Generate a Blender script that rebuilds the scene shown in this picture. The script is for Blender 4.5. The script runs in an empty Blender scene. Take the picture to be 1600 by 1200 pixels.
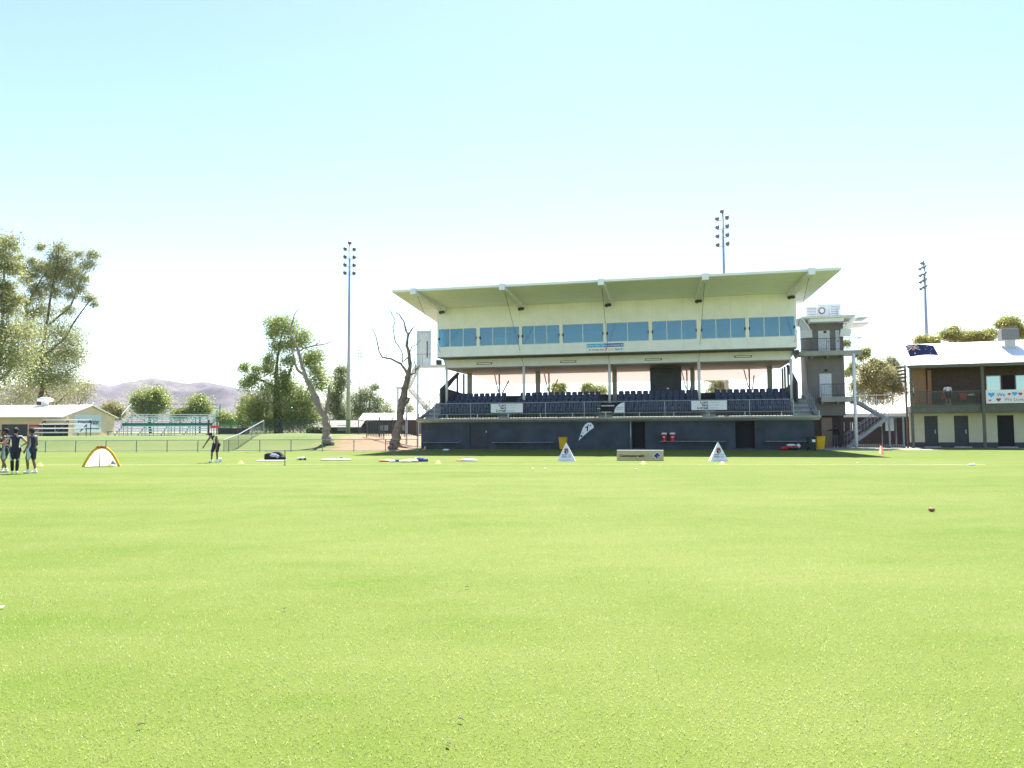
import bpy, bmesh, math, random
import numpy as np
from mathutils import Vector, Matrix

SC = bpy.context.scene
COL = SC.collection
R = math.radians

# ------------------------------------------------------------------ camera, sky, sun, exposure
FPX, PITCH, ROLL, EYE = 1150.0, math.atan(70 / 1150), 0.005, 1.65
_f = np.array([0, math.cos(PITCH), math.sin(PITCH)])
_r0 = np.array([1.0, 0, 0]); _u0 = np.array([0, -math.sin(PITCH), math.cos(PITCH)])
_r = math.cos(ROLL) * _r0 - math.sin(ROLL) * _u0
_u = math.cos(ROLL) * _u0 + math.sin(ROLL) * _r0
cam = bpy.data.cameras.new('camera'); camo = bpy.data.objects.new('camera', cam); COL.objects.link(camo)
cam.sensor_width = 36; cam.lens = FPX / 1600 * 36; cam.clip_start = 0.1; cam.clip_end = 8000
camo.matrix_world = Matrix(((_r[0], _u[0], -_f[0], 0), (_r[1], _u[1], -_f[1], 0), (_r[2], _u[2], -_f[2], EYE), (0, 0, 0, 1)))
SC.camera = camo

SUN = Vector((0.10, 0.66, 1.0)).normalized()
elev = math.asin(SUN.z); azim = math.atan2(SUN.x, SUN.y)
world = bpy.data.worlds.new('World'); SC.world = world; world.use_nodes = True
wn = world.node_tree.nodes; wl = world.node_tree.links
sky = wn.new('ShaderNodeTexSky'); sky.sky_type = 'NISHITA'; sky.sun_disc = False
sky.sun_elevation = elev; sky.sun_rotation = azim; sky.altitude = 600; sky.air_density = 1.0; sky.dust_density = 0.3; sky.ozone_density = 1.0
wl.new(sky.outputs[0], wn['Background'].inputs[0]); wn['Background'].inputs[1].default_value = 0.086
sl = bpy.data.lights.new('sun', 'SUN'); sl.energy = 4.6; sl.angle = R(0.5); sl.color = (1.0, 0.95, 0.87)
so = bpy.data.objects.new('sun', sl); COL.objects.link(so); so.rotation_euler = SUN.to_track_quat('Z', 'Y').to_euler()
SC.view_settings.view_transform = 'Standard'; SC.view_settings.look = 'None'
SC.view_settings.gamma = 1; SC.view_settings.use_curve_mapping = False
SC.view_settings.exposure = 1.75

# ------------------------------------------------------------------ measuring helpers (photo survey -> metres)
CAMP = np.array([0, 0, EYE])
def ray(x, y): return _f + _r * (x - 800) / FPX + _u * (600 - y) / FPX
def ground(x, y, z=0.0):
    d = ray(x, y); return CAMP + d * (z - EYE) / d[2]
def at(x, y, Y):
    d = ray(x, y); return CAMP + d * Y / d[1]
class Frame:
    def __init__(s, o, yaw):
        s.o = np.array([o[0], o[1], 0.0]); s.yaw = yaw
        s.U = np.array([math.cos(yaw), -math.sin(yaw), 0]); s.V = np.array([math.sin(yaw), math.cos(yaw), 0])
    def pt(s, x, y, v):
        d = ray(x, y); t = ((s.o + s.V * v - CAMP) @ s.V) / (d @ s.V); p = CAMP + d * t
        return float((p - s.o) @ s.U), float(p[2])
    def w(s, u, v, z=0.0): return s.o + s.U * u + s.V * v + np.array([0, 0, z])

# ------------------------------------------------------------------ materials
MATS = {}
def mat(name, rgb, rough=0.6, var=0.12, scale=3.0, metal=0.0, bump=0.0, spec=0.4, bscale=None):
    if name in MATS: return MATS[name]
    m = bpy.data.materials.new(name); m.use_nodes = True; nt = m.node_tree; b = nt.nodes['Principled BSDF']
    b.inputs['Roughness'].default_value = rough; b.inputs['Metallic'].default_value = metal
    b.inputs['Specular IOR Level'].default_value = spec
    tc = nt.nodes.new('ShaderNodeTexCoord'); n = nt.nodes.new('ShaderNodeTexNoise'); n.inputs['Scale'].default_value = scale; n.inputs['Detail'].default_value = 6
    nt.links.new(tc.outputs['Object'], n.inputs['Vector'])
    r = nt.nodes.new('ShaderNodeValToRGB'); e = r.color_ramp.elements
    e[0].position = 0.3; e[1].position = 0.7
    e[0].color = tuple(c * (1 - var) for c in rgb) + (1,); e[1].color = tuple(min(1, c * (1 + var)) for c in rgb) + (1,)
    nt.links.new(n.outputs['Fac'], r.inputs[0]); nt.links.new(r.outputs[0], b.inputs['Base Color'])
    if bump:
        n2 = nt.nodes.new('ShaderNodeTexNoise'); n2.inputs['Scale'].default_value = bscale or scale * 6; n2.inputs['Detail'].default_value = 4
        bp = nt.nodes.new('ShaderNodeBump'); bp.inputs['Strength'].default_value = bump
        nt.links.new(tc.outputs['Object'], n2.inputs['Vector']); nt.links.new(n2.outputs['Fac'], bp.inputs['Height']); nt.links.new(bp.outputs[0], b.inputs['Normal'])
    MATS[name] = m; return m

class NT:
    """tiny node builder"""
    def __init__(s, name):
        s.m = bpy.data.materials.new(name); s.m.use_nodes = True; s.nt = s.m.node_tree; s.b = s.nt.nodes['Principled BSDF']; s.out = s.nt.nodes['Material Output']
        MATS[name] = s.m
    def n(s, t, **k):
        x = s.nt.nodes.new(t)
        for a, v in k.items():
            if a in x.inputs: x.inputs[a].default_value = v
            else: setattr(x, a, v)
        return x
    def l(s, a, b): s.nt.links.new(a, b)
    def math(s, op, a, b=None, c=None):
        x = s.n('ShaderNodeMath', operation=op)
        for i, v in enumerate((a, b, c)):
            if v is None: continue
            if isinstance(v, (int, float)): x.inputs[i].default_value = v
            else: s.l(v, x.inputs[i])
        return x.outputs[0]
    def mix(s, f, a, b):
        x = s.n('ShaderNodeMix', data_type='RGBA')
        for i, v in ((0, f), (6, a), (7, b)):
            if isinstance(v, (int, float)): x.inputs[i].default_value = v
            elif isinstance(v, tuple): x.inputs[i].default_value = v + (1,) if len(v) == 3 else v
            else: s.l(v, x.inputs[i])
        return x.outputs[2]
    def noise(s, vec, scale, detail=4, rough=.5):
        x = s.n('ShaderNodeTexNoise'); x.inputs['Scale'].default_value = scale; x.inputs['Detail'].default_value = detail; x.inputs['Roughness'].default_value = rough
        s.l(vec, x.inputs['Vector']); return x.outputs['Fac']
    def ramp(s, f, p0, p1, c0=(0, 0, 0), c1=(1, 1, 1)):
        x = s.n('ShaderNodeValToRGB'); e = x.color_ramp.elements; e[0].position = p0; e[1].position = p1
        e[0].color = c0 + (1,); e[1].color = c1 + (1,); s.l(f, x.inputs[0]); return x.outputs[0]
    def obj(s): return s.n('ShaderNodeTexCoord').outputs['Object']
    def xyz(s, v):
        x = s.n('ShaderNodeSeparateXYZ'); s.l(v, x.inputs[0]); return x.outputs

def grass_nodes(k, lush, pale):
    co = k.obj()
    mp = k.n('ShaderNodeMapping'); mp.inputs['Scale'].default_value = (0.35, 1.0, 1.0); k.l(co, mp.inputs[0])
    big = k.ramp(k.noise(mp.outputs[0], 0.16, 6, .62), .38, .62)
    med = k.ramp(k.noise(co, 0.9, 6, .65), .3, .72)
    fine = k.ramp(k.noise(co, 45, 3, .7), .3, .75)
    big = k.math('ADD', k.math('MULTIPLY', big, .6), k.math('MULTIPLY', k.ramp(k.noise(mp.outputs[0], .7, 6, .62), .36, .64), .4)); c = k.mix(big, lush, pale)
    c2 = k.mix(k.math('MULTIPLY', med, .55), c, tuple(x * y for x, y in zip(pale, (1.12, 1.03, 1.25))))
    c3 = k.mix(k.math('MULTIPLY', fine, .35), c2, tuple(x * .62 for x in lush))
    return co, c3
def make_grass():
    k = NT('turf'); co, c = grass_nodes(k, (.082, .144, .008), (.155, .188, .042))
    k.l(c, k.b.inputs['Base Color']); k.b.inputs['Roughness'].default_value = .9; k.b.inputs['Specular IOR Level'].default_value = .15
    b = k.n('ShaderNodeBump'); b.inputs['Strength'].default_value = .5; b.inputs['Distance'].default_value = .02
    k.l(k.noise(co, 60, 3), b.inputs['Height']); k.l(b.outputs[0], k.b.inputs['Normal'])
    k = NT('bank'); co, c = grass_nodes(k, (.068, .128, .014), (.135, .170, .036))
    x = k.xyz(co)
    f = k.math('MULTIPLY_ADD', x[0], .25, 4.1)                       # bare earth towards the stand
    f = k.math('ADD', f, k.math('MULTIPLY', k.math('SUBTRACT', k.noise(co, .45, 5, .6), .5), 2.2))
    f = k.ramp(f, .2, .75)
    earth = k.mix(k.noise(co, 2.5, 6, .7), (.20, .115, .07), (.31, .21, .12))
    k.l(k.mix(f, c, earth), k.b.inputs['Base Color']); k.b.inputs['Roughness'].default_value = .95
    k = NT('blade'); g = k.n('ShaderNodeNewGeometry'); co = k.obj()
    rp = k.n('ShaderNodeValToRGB'); e = rp.color_ramp.elements
    e[0].color = (.13, .22, .02, 1); e[1].color = (.62, .64, .30, 1); e.new(.35).color = (.22, .34, .02, 1); e.new(.65).color = (.33, .42, .07, 1); e.new(.84).color = (.60, .62, .26, 1)
    k.l(g.outputs['Random Per Island'], rp.inputs[0])
    mp = k.n('ShaderNodeMapping'); mp.inputs['Scale'].default_value = (0.35, 1.0, 1.0); k.l(co, mp.inputs[0])
    big = k.ramp(k.noise(mp.outputs[0], 0.16, 6, .62), .38, .62)
    big = k.math('ADD', k.math('MULTIPLY', big, .6), k.math('MULTIPLY', k.ramp(k.noise(mp.outputs[0], .7, 6, .62), .36, .64), .4)); c = k.mix(k.math('MULTIPLY_ADD', big, .62, .18), rp.outputs[0], (.62, .64, .32))
    tr = k.n('ShaderNodeBsdfTranslucent'); k.l(c, tr.inputs[0]); df = k.n('ShaderNodeBsdfDiffuse'); k.l(c, df.inputs[0])
    gl = k.n('ShaderNodeBsdfGlossy'); gl.inputs[1].default_value = .45
    m1 = k.n('ShaderNodeMixShader'); m1.inputs[0].default_value = .45; k.l(df.outputs[0], m1.inputs[1]); k.l(tr.outputs[0], m1.inputs[2])
    m2 = k.n('ShaderNodeMixShader'); m2.inputs[0].default_value = .05; k.l(m1.outputs[0], m2.inputs[1]); k.l(gl.outputs[0], m2.inputs[2])
    k.l(m2.outputs[0], k.out.inputs[0])
make_grass()
def leafmat(name, dark, light):
    k = NT(name); g = k.n('ShaderNodeNewGeometry')
    c = k.ramp(g.outputs['Random Per Island'], .1, .95, dark, light)
    tr = k.n('ShaderNodeBsdfTranslucent'); k.l(c, tr.inputs[0]); df = k.n('ShaderNodeBsdfDiffuse'); k.l(c, df.inputs[0])
    gl = k.n('ShaderNodeBsdfGlossy'); gl.inputs[1].default_value = .4
    m1 = k.n('ShaderNodeMixShader'); m1.inputs[0].default_value = .58; k.l(df.outputs[0], m1.inputs[1]); k.l(tr.outputs[0], m1.inputs[2])
    m2 = k.n('ShaderNodeMixShader'); m2.inputs[0].default_value = .06; k.l(m1.outputs[0], m2.inputs[1]); k.l(gl.outputs[0], m2.inputs[2])
    k.l(m2.outputs[0], k.out.inputs[0]); return k.m
LEAF_GUM = leafmat('leaf_gum', (.19, .21, .08), (.50, .50, .22))
LEAF_YELLOW = leafmat('leaf_yellow', (.20, .22, .05), (.52, .50, .16))  # yellow green leaf colour of the trees behind the clubhouse
LEAF_GREEN = leafmat('leaf_green', (.15, .20, .05), (.50, .55, .18))
LEAF_OLIVE = leafmat('leaf_olive', (.17, .165, .06), (.46, .42, .18))
LEAF_PALE = leafmat('leaf_pale', (.15, .18, .085), (.38, .41, .20))
def glassmat(name, tint, refl=.25):
    k = NT(name); t = k.n('ShaderNodeBsdfTransparent'); t.inputs[0].default_value = tint + (1,)
    g = k.n('ShaderNodeBsdfGlossy'); g.inputs[0].default_value = (.66, .93, .97, 1); g.inputs[1].default_value = .03
    m = k.n('ShaderNodeMixShader'); m.inputs[0].default_value = refl
    k.l(t.outputs[0], m.inputs[1]); k.l(g.outputs[0], m.inputs[2]); k.l(m.outputs[0], k.out.inputs[0]); return k.m
GLASS = glassmat('tinted_glass', (.19, .52, .59), .13)
GLASS2 = glassmat('window_glass', (.35, .42, .5), .35)
def meshmat(name, rgb, op):
    k = NT(name); k.b.inputs['Base Color'].default_value = rgb + (1,); k.b.inputs['Roughness'].default_value = .7
    t = k.n('ShaderNodeBsdfTransparent'); m = k.n('ShaderNodeMixShader'); m.inputs[0].default_value = op
    k.l(t.outputs[0], m.inputs[1]); k.l(k.b.outputs[0], m.inputs[2]); k.l(m.outputs[0], k.out.inputs[0]); return k.m
CHAIN = meshmat('chain_link_wire', (.05, .06, .06), .13)
CHAIN2 = meshmat('green_chain_link', (.03, .06, .055), .36)
SHADE = meshmat('green_shade_cloth', (.04, .28, .19), .75)
def netmat():
    k = NT('white_net'); t = k.n('ShaderNodeBsdfTranslucent'); t.inputs[0].default_value = (.85, .87, .80, 1); d = k.n('ShaderNodeBsdfDiffuse'); d.inputs[0].default_value = (.85, .87, .82, 1)
    m = k.n('ShaderNodeMixShader'); m.inputs[0].default_value = .5; k.l(d.outputs[0], m.inputs[1]); k.l(t.outputs[0], m.inputs[2])
    p = k.n('ShaderNodeBsdfTransparent'); q = k.n('ShaderNodeMixShader'); q.inputs[0].default_value = .8; k.l(p.outputs[0], q.inputs[1]); k.l(m.outputs[0], q.inputs[2]); k.l(q.outputs[0], k.out.inputs[0]); return k.m
NET = netmat()

cream = mat('cream_panel', (.80, .82, .87), .55, .05, 1.2)
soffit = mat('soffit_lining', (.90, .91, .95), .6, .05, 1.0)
white = mat('white_paint', (.78, .78, .76), .5, .05)
roofwhite = mat('white_roof_sheet', (.80, .80, .79), .45, .04, 2)
greyblue = mat('blue_grey_render', (.055, .067, .084), .75, .28, .9, bump=.15)
dkblue = mat('dark_door_paint', (.040, .044, .052), .55, .2)
concrete = mat('pale_concrete', (.34, .33, .30), .8, .15, 2, bump=.2)
stepgrey = mat('step_concrete', (.20, .22, .23), .8, .15, 2)
steel = mat('galvanised_steel', (.42, .44, .46), .45, .1, 6, metal=.5)
railgrey = mat('rail_paint', (.24, .27, .29), .5, .1)
darksteel = mat('dark_steel', (.055, .058, .065), .5, .15)
seatblue = mat('navy_seat_plastic', (.030, .042, .090), .38, .15, 4)
brownsteel = mat('brown_steel', (.13, .085, .07), .6, .15)
def awnmat():
    k = NT('pale_awning_sheet'); t = k.n('ShaderNodeBsdfTranslucent'); t.inputs[0].default_value = (.75, .67, .67, 1); d = k.n('ShaderNodeBsdfDiffuse')
    k.l(k.mix(k.noise(k.obj(), 2.0), (.80, .70, .70), (.86, .77, .77)), d.inputs[0]); m = k.n('ShaderNodeMixShader'); m.inputs[0].default_value = .5
    k.l(d.outputs[0], m.inputs[1]); k.l(t.outputs[0], m.inputs[2]); k.l(m.outputs[0], k.out.inputs[0]); return k.m
pinksoff = awnmat()
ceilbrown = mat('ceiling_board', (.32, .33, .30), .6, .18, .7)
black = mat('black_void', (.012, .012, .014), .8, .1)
towergrey = mat('warm_grey_render', (.20, .185, .18), .8, .1, 1.2, bump=.1)
beige = mat('beige_wall', (.76, .57, .38), .75, .06, .9)
doorbeige = mat('beige_door', (.30, .22, .16), .6, .1)
brick = mat('brown_brick', (.095, .066, .058), .85, .25, 9, bump=.3)
tanbrick = mat('tan_brick', (.34, .20, .12), .85, .2, 9, bump=.3)
olivepaint = mat('olive_timber_paint', (.115, .115, .085), .6, .15)
bark = mat('grey_bark', (.20, .155, .125), .9, .35, 3.5, bump=.6)
barkpale = mat('pale_bark', (.25, .215, .18), .85, .35, 2.5, bump=.6)
barkdark = mat('dark_bark', (.12, .085, .065), .9, .3, 3, bump=.5)
greenmetal = mat('green_metal', (.02, .16, .085), .5, .15)
aluminium = mat('aluminium_plank', (.50, .54, .54), .35, .08, 4, metal=.3)
yellow = mat('yellow_plastic', (.72, .42, .01), .45, .08)
conelime = mat('lime_cone', (.80, .66, .03), .5, .05)
orange = mat('orange_cone', (.75, .12, .03), .5, .08)
red = mat('red_plastic', (.52, .025, .03), .4, .1)
dkgreen = mat('dark_green_plastic', (.018, .035, .032), .45, .1)
cloth_white = mat('white_cloth', (.78, .78, .80), .8, .06, 8)
cloth_black = mat('black_cloth', (.014, .015, .022), .8, .2, 8)
cloth_blue = mat('blue_cloth', (.05, .09, .30), .8, .3, 8)
cloth_orange = mat('orange_cloth', (.62, .16, .08), .8, .2)
gold = mat('tan_board', (.50, .40, .20), .6, .06)
inkblack = mat('ink_black', (.012, .012, .02), .6, .05)
inkgrey = mat('ink_grey', (.42, .46, .50), .6, .05)
inkblue = mat('ink_blue', (.02, .16, .55), .6, .05)
inkcyan = mat('ink_cyan', (.05, .42, .80), .6, .05)
inkred = mat('ink_red', (.60, .03, .04), .6, .05)
inknavy = mat('ink_navy', (.02, .025, .14), .6, .05)
inkwhite = mat('ink_white', (.82, .82, .82), .6, .03)
skin = mat('brown_skin', (.20, .10, .062), .55, .08)
skinpale = mat('light_skin', (.46, .27, .19), .55, .08)
hairm = mat('dark_hair', (.02, .014, .01), .7, .2)
navy = mat('navy_sportswear', (.020, .022, .050), .8, .15)
greycloth = mat('grey_trousers', (.10, .10, .11), .85, .15)
maroon = mat('brick_red_wall', (.13, .06, .055), .85, .2, 5)

# ------------------------------------------------------------------ mesh building
class MB:
    def __init__(s): s.v = []; s.f = []
    def add(s, vs, fs):
        b = len(s.v); s.v += [tuple(map(float, p)) for p in vs]; s.f += [tuple(b + i for i in q) for q in fs]; return s
    def box(s, x0, x1, y0, y1, z0, z1):
        return s.add([(x0, y0, z0), (x1, y0, z0), (x1, y1, z0), (x0, y1, z0), (x0, y0, z1), (x1, y0, z1), (x1, y1, z1), (x0, y1, z1)],
                     [(0, 3, 2, 1), (4, 5, 6, 7), (0, 1, 5, 4), (1, 2, 6, 5), (2, 3, 7, 6), (3, 0, 4, 7)])
    def tube(s, pts, r, n=8, caps=True):
        pts = [Vector(p) for p in pts]; m = len(pts)
        rs = r if isinstance(r, (list, tuple)) else [r] * m
        up = None; rings = []
        for i, p in enumerate(pts):
            d = (pts[min(i + 1, m - 1)] - pts[max(i - 1, 0)]).normalized()
            if up is None: up = Vector((0, 0, 1)) if abs(d.z) < .9 else Vector((1, 0, 0))
            a = d.cross(up)
            if a.length < 1e-5: a = d.orthogonal()
            a.normalize(); b = a.cross(d).normalized(); up = b
            rings.append([p + (a * math.cos(2 * math.pi * k / n) + b * math.sin(2 * math.pi * k / n)) * rs[i] for k in range(n)])
        vs = [q for g in rings for q in g]
        fs = [(i * n + k, i * n + (k + 1) % n, (i + 1) * n + (k + 1) % n, (i + 1) * n + k) for i in range(m - 1) for k in range(n)]
        if caps: fs += [tuple(range(n - 1, -1, -1)), tuple((m - 1) * n + k for k in range(n))]
        return s.add(vs, fs)
    def bar(s, a, b, w, h):
        """rectangular bar a->b, w horizontal width, h height"""
        a = Vector(a); b = Vector(b); d = (b - a).normalized()
        sd = d.cross(Vector((0, 0, 1)))
        if sd.length < 1e-4: sd = Vector((1, 0, 0))
        sd.normalize(); up = sd.cross(d).normalized(); sd = sd * w / 2; up = up * h / 2
        vs = [p + q for p in (a, b) for q in (-sd - up, sd - up, sd + up, -sd + up)]
        return s.add(vs, [(0, 1, 2, 3), (7, 6, 5, 4), (0, 4, 5, 1), (1, 5, 6, 2), (2, 6, 7, 3), (3, 7, 4, 0)])
    def prism(s, poly, vec):
        """poly: 3-D loop, extruded by vec"""
        n = len(poly); p = [Vector(q) for q in poly]; v = Vector(vec)
        return s.add(p + [q + v for q in p], [tuple(range(n - 1, -1, -1)), tuple(range(n, 2 * n))] + [(i, (i + 1) % n, n + (i + 1) % n, n + i) for i in range(n)])
    def sphere(s, c, r, nu=12, nv=8, zs=None):
        rx, ry, rz = r if isinstance(r, (tuple, list)) else (r, r, r)
        vs = [(c[0], c[1], c[2] - rz)]
        for i in range(1, nv):
            t = -math.pi / 2 + math.pi * i / nv
            vs += [(c[0] + rx * math.cos(t) * math.cos(2 * math.pi * k / nu), c[1] + ry * math.cos(t) * math.sin(2 * math.pi * k / nu), c[2] + rz * math.sin(t)) for k in range(nu)]
        vs.append((c[0], c[1], c[2] + rz)); L = len(vs) - 1
        fs = [(0, 1 + (k + 1) % nu, 1 + k) for k in range(nu)]
        for i in range(nv - 2):
            fs += [(1 + i * nu + k, 1 + i * nu + (k + 1) % nu, 1 + (i + 1) * nu + (k + 1) % nu, 1 + (i + 1) * nu + k) for k in range(nu)]
        fs += [(L, 1 + (nv - 2) * nu + k, 1 + (nv - 2) * nu + (k + 1) % nu) for k in range(nu)]
        return s.add(vs, fs)
    def cap(s, a, b, ra, rb):
        """tapered capsule"""
        s.sphere(a, ra, 10, 8); s.sphere(b, rb, 10, 8); s.tube([a, b], [ra, rb], 10); return s
    def lathe(s, prof, c=(0, 0, 0), n=16):
        m = len(prof); vs = [(c[0] + r * math.cos(2 * math.pi * k / n), c[1] + r * math.sin(2 * math.pi * k / n), c[2] + z) for r, z in prof for k in range(n)]
        fs = [(i * n + k, i * n + (k + 1) % n, (i + 1) * n + (k + 1) % n, (i + 1) * n + k) for i in range(m - 1) for k in range(n)]
        fs += [tuple(range(n - 1, -1, -1)), tuple((m - 1) * n + k for k in range(n))]
        return s.add(vs, fs)
    def build(s, name, m, parent=None, smooth=False, bevel=0):
        me = bpy.data.meshes.new(name); me.from_pydata(s.v, [], s.f); me.update()
        me.materials.append(m)
        if smooth: me.polygons.foreach_set('use_smooth', [True] * len(me.polygons))
        o = bpy.data.objects.new(name, me); COL.objects.link(o)
        if parent: o.parent = parent
        if bevel:
            b = o.modifiers.new('bevel', 'BEVEL'); b.width = bevel; b.segments = 2; b.limit_method = 'ANGLE'
        return o
def tag(o, label=None, cat=None, group=None, kind=None):
    if label: o['label'] = label
    if cat: o['category'] = cat
    if group: o['group'] = group
    if kind: o['kind'] = kind
    return o
def thing(name, label, cat, loc=(0, 0, 0), rz=0, group=None):
    o = bpy.data.objects.new(name, None); COL.objects.link(o); o.location = tuple(map(float, loc)); o.rotation_euler = (0, 0, rz)
    o.empty_display_size = .2
    return tag(o, label, cat, group)
KIDS = {}
def copy_tree(o, parent=None):
    c = o.copy(); COL.objects.link(c); c.parent = parent
    for ch in list(o.children): copy_tree(ch, c)
    return c
def text(s, size, m, parent, loc, rz=0, name='lettering', align='LEFT', sx=1.0, bold=0.0, rx=math.pi / 2, ry=0):
    cu = bpy.data.curves.new(name, 'FONT'); cu.body = s; cu.size = size; cu.align_x = align; cu.align_y = 'CENTER'; cu.offset = bold; cu.extrude = .004
    t = bpy.data.objects.new(name, cu); COL.objects.link(t)
    dg = bpy.context.evaluated_depsgraph_get(); dg.update()
    me = bpy.data.meshes.new_from_object(t.evaluated_get(dg)); bpy.data.objects.remove(t); bpy.data.curves.remove(cu)
    me.materials.clear(); me.materials.append(m)
    o = bpy.data.objects.new(name, me); COL.objects.link(o); o.parent = parent; o.location = loc; o.rotation_euler = (rx, ry, rz); o.scale = (sx, 1, 1); return o
def wallholes(mb, u0, u1, z0, z1, v0, v1, holes):
    """wall slab between v0..v1 with rectangular holes [(ua,ub,za,zb)] sorted along u, no overlap"""
    cur = u0
    for a, b, c, d in sorted(holes):
        if a > cur + 1e-4: mb.box(cur, a, v0, v1, z0, z1)
        if c > z0 + 1e-4: mb.box(a, b, v0, v1, z0, c)
        if d < z1 - 1e-4: mb.box(a, b, v0, v1, d, z1)
        cur = b
    if cur < u1 - 1e-4: mb.box(cur, u1, v0, v1, z0, z1)
    return mb

# ------------------------------------------------------------------ ground, oval, bank, hills
def sst(t):
    t = np.clip(t, 0, 1); return t * t * (3 - 2 * t)
def bank_h(X, Y):
    X = np.asarray(X, float); Y = np.asarray(Y, float)
    h = 1.13 * sst((Y - 57.4 - (X + 8) * -.035) / 9.5)
    h = h * (1 - sst((X + 14.5) / 6.2))
    m = .22 * np.exp(-((X + 20) / 5) ** 2 - ((Y - 66) / 4) ** 2)
    return h + m * sst((Y - 57.5) / 4) + .03 * np.sin(X * .9) * np.sin(Y * .7) * sst((Y - 59) / 4)
def sheet(name, xs, ys, fz, m, smooth=True):
    X, Y = np.meshgrid(xs, ys); Z = fz(X, Y); nx, ny = len(xs), len(ys)
    vs = np.stack([X, Y, Z], -1).reshape(-1, 3)
    i = np.arange(nx * ny).reshape(ny, nx)
    fs = np.stack([i[:-1, :-1], i[:-1, 1:], i[1:, 1:], i[1:, :-1]], -1).reshape(-1, 4)
    me = bpy.data.meshes.new(name); me.from_pydata(vs.tolist(), [], fs.tolist()); me.update(); me.materials.append(m)
    if smooth: me.polygons.foreach_set('use_smooth', [True] * len(me.polygons))
    o = bpy.data.objects.new(name, me); COL.objects.link(o); return o
dirt = mat('red_brown_earth', (.30, .20, .13), .95, .25, .08)
o = sheet('ground', [-3500, -300, -100, 0, 100, 300, 3500], [-200, 0, 60, 120, 400, 1200, 5000], lambda X, Y: X * 0 - .012, dirt, False); tag(o, kind='structure')
o = sheet('oval_grass', np.linspace(-140, 110, 60), np.linspace(-40, 75, 50), lambda X, Y: X * 0, MATS['turf']); tag(o, kind='structure')
o = sheet('grass_bank', np.linspace(-115, -8.0, 180), np.concatenate([np.linspace(57.0, 75, 50), np.linspace(76, 180, 30)]), lambda X, Y: bank_h(X, Y) + np.where(Y < 57.3, -.02, .006), MATS['bank']); tag(o, kind='structure')
# painted boundary line
lm = mat('line_paint', (.62, .66, .34), .9, .25, 3)
def ground_strip(name, pts, w, m, z):
    mb = MB()
    for a, b in zip(pts[:-1], pts[1:]):
        a = Vector(a); b = Vector(b); d = (b - a).normalized(); n = Vector((-d.y, d.x, 0)) * w / 2
        mb.add([a - n + Vector((0, 0, z)), b - n + Vector((0, 0, z)), b + n + Vector((0, 0, z)), a + n + Vector((0, 0, z))], [(0, 1, 2, 3)])
    return tag(mb.build(name, m), kind='structure')
lp = [ground(x, y) for x, y in ((-60, 726.6), (0, 726.2), (250, 725.8), (600, 725.3), (900, 725.2), (1200, 725.5), (1540, 726))]
ground_strip('boundary_line', lp, .085, lm, .004)
# hills
def hill_mesh():
    rng = np.random.RandomState(5)
    prof = [(-900, 610), (-500, 588), (-200, 600), (0, 604), (60, 596), (110, 593), (150, 599), (180, 602), (205, 597), (238, 590), (268, 593), (300, 598), (322, 595), (350, 600), (375, 606), (430, 612), (480, 622), (540, 634), (600, 648), (660, 662), (760, 676), (2600, 680)]
    pts = [at(x, y, 2100) for x, y in prof]; px = np.array([p[0] for p in pts]); pz = np.array([p[2] for p in pts])
    xs = np.linspace(-3300, 400, 330); ys = np.linspace(1250, 2700, 110)
    gr = rng.rand(400, 400)
    def vn(x, y):
        xi = np.floor(x).astype(int); yi = np.floor(y).astype(int); fx = sst(x - xi); fy = sst(y - yi)
        g = lambda a, b: gr[a % 400, b % 400]
        return (g(xi, yi) * (1 - fx) + g(xi + 1, yi) * fx) * (1 - fy) + (g(xi, yi + 1) * (1 - fx) + g(xi + 1, yi + 1) * fx) * fy
    def fz(X, Y):
        top = np.interp(X, px, pz)
        t = np.where(Y < 2100, sst((Y - 1250) / 850) ** 1.25, 1 - .5 * sst((Y - 2100) / 600))
        n = 0; a = 1
        for k in range(6): n = n + a * (1 - abs(2 * vn(X / (420 / 2 ** k) + 37 * k, Y / (420 / 2 ** k)) - 1)); a *= .52
        n = n / 2.0; n = n - n.mean()
        z = (-3 + 3 * (top > 12)) + (top * t + n * 190 * t * np.where(top > 12, 1, 0) * np.clip(1.0 - .93 * np.exp(-((Y - 2100) / 120) ** 2), 0, 1))
        xs_ = X * 2100 / Y; lim = np.interp(xs_, px, pz) + 7 * (vn(xs_ / 30 + 9, xs_ * 0 + 3.3) - .5) + 5 * (vn(xs_ / 11 + 5, xs_ * 0 + 7.3) - .5)
        lim = lim * Y / 2100 * np.where(Y > 2100, .8, 1)
        return np.maximum(-3, np.where(z > lim * .9, lim * .9 + np.minimum(z - lim * .9, lim * .1) * np.clip(1 - abs(Y - 2060) / 500, .2, 1), z))
    k = NT('rocky_hill'); co = k.obj()
    mp = k.n('ShaderNodeMapping'); mp.inputs['Scale'].default_value = (1, 1, 2.2); k.l(co, mp.inputs[0])
    n1 = k.ramp(k.noise(mp.outputs[0], .006, 9, .62), .36, .66)
    n2 = k.ramp(k.noise(mp.outputs[0], .022, 8, .75), .45, .60)
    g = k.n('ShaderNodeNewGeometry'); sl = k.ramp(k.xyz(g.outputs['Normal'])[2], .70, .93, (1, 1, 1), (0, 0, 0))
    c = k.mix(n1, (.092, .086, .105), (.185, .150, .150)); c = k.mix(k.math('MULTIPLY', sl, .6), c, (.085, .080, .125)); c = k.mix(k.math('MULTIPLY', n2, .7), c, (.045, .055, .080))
    k.l(c, k.b.inputs['Base Color']); k.b.inputs['Roughness'].default_value = .95
    return sheet('hills', xs, ys, fz, k.m)
tag(hill_mesh(), kind='structure')

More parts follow.
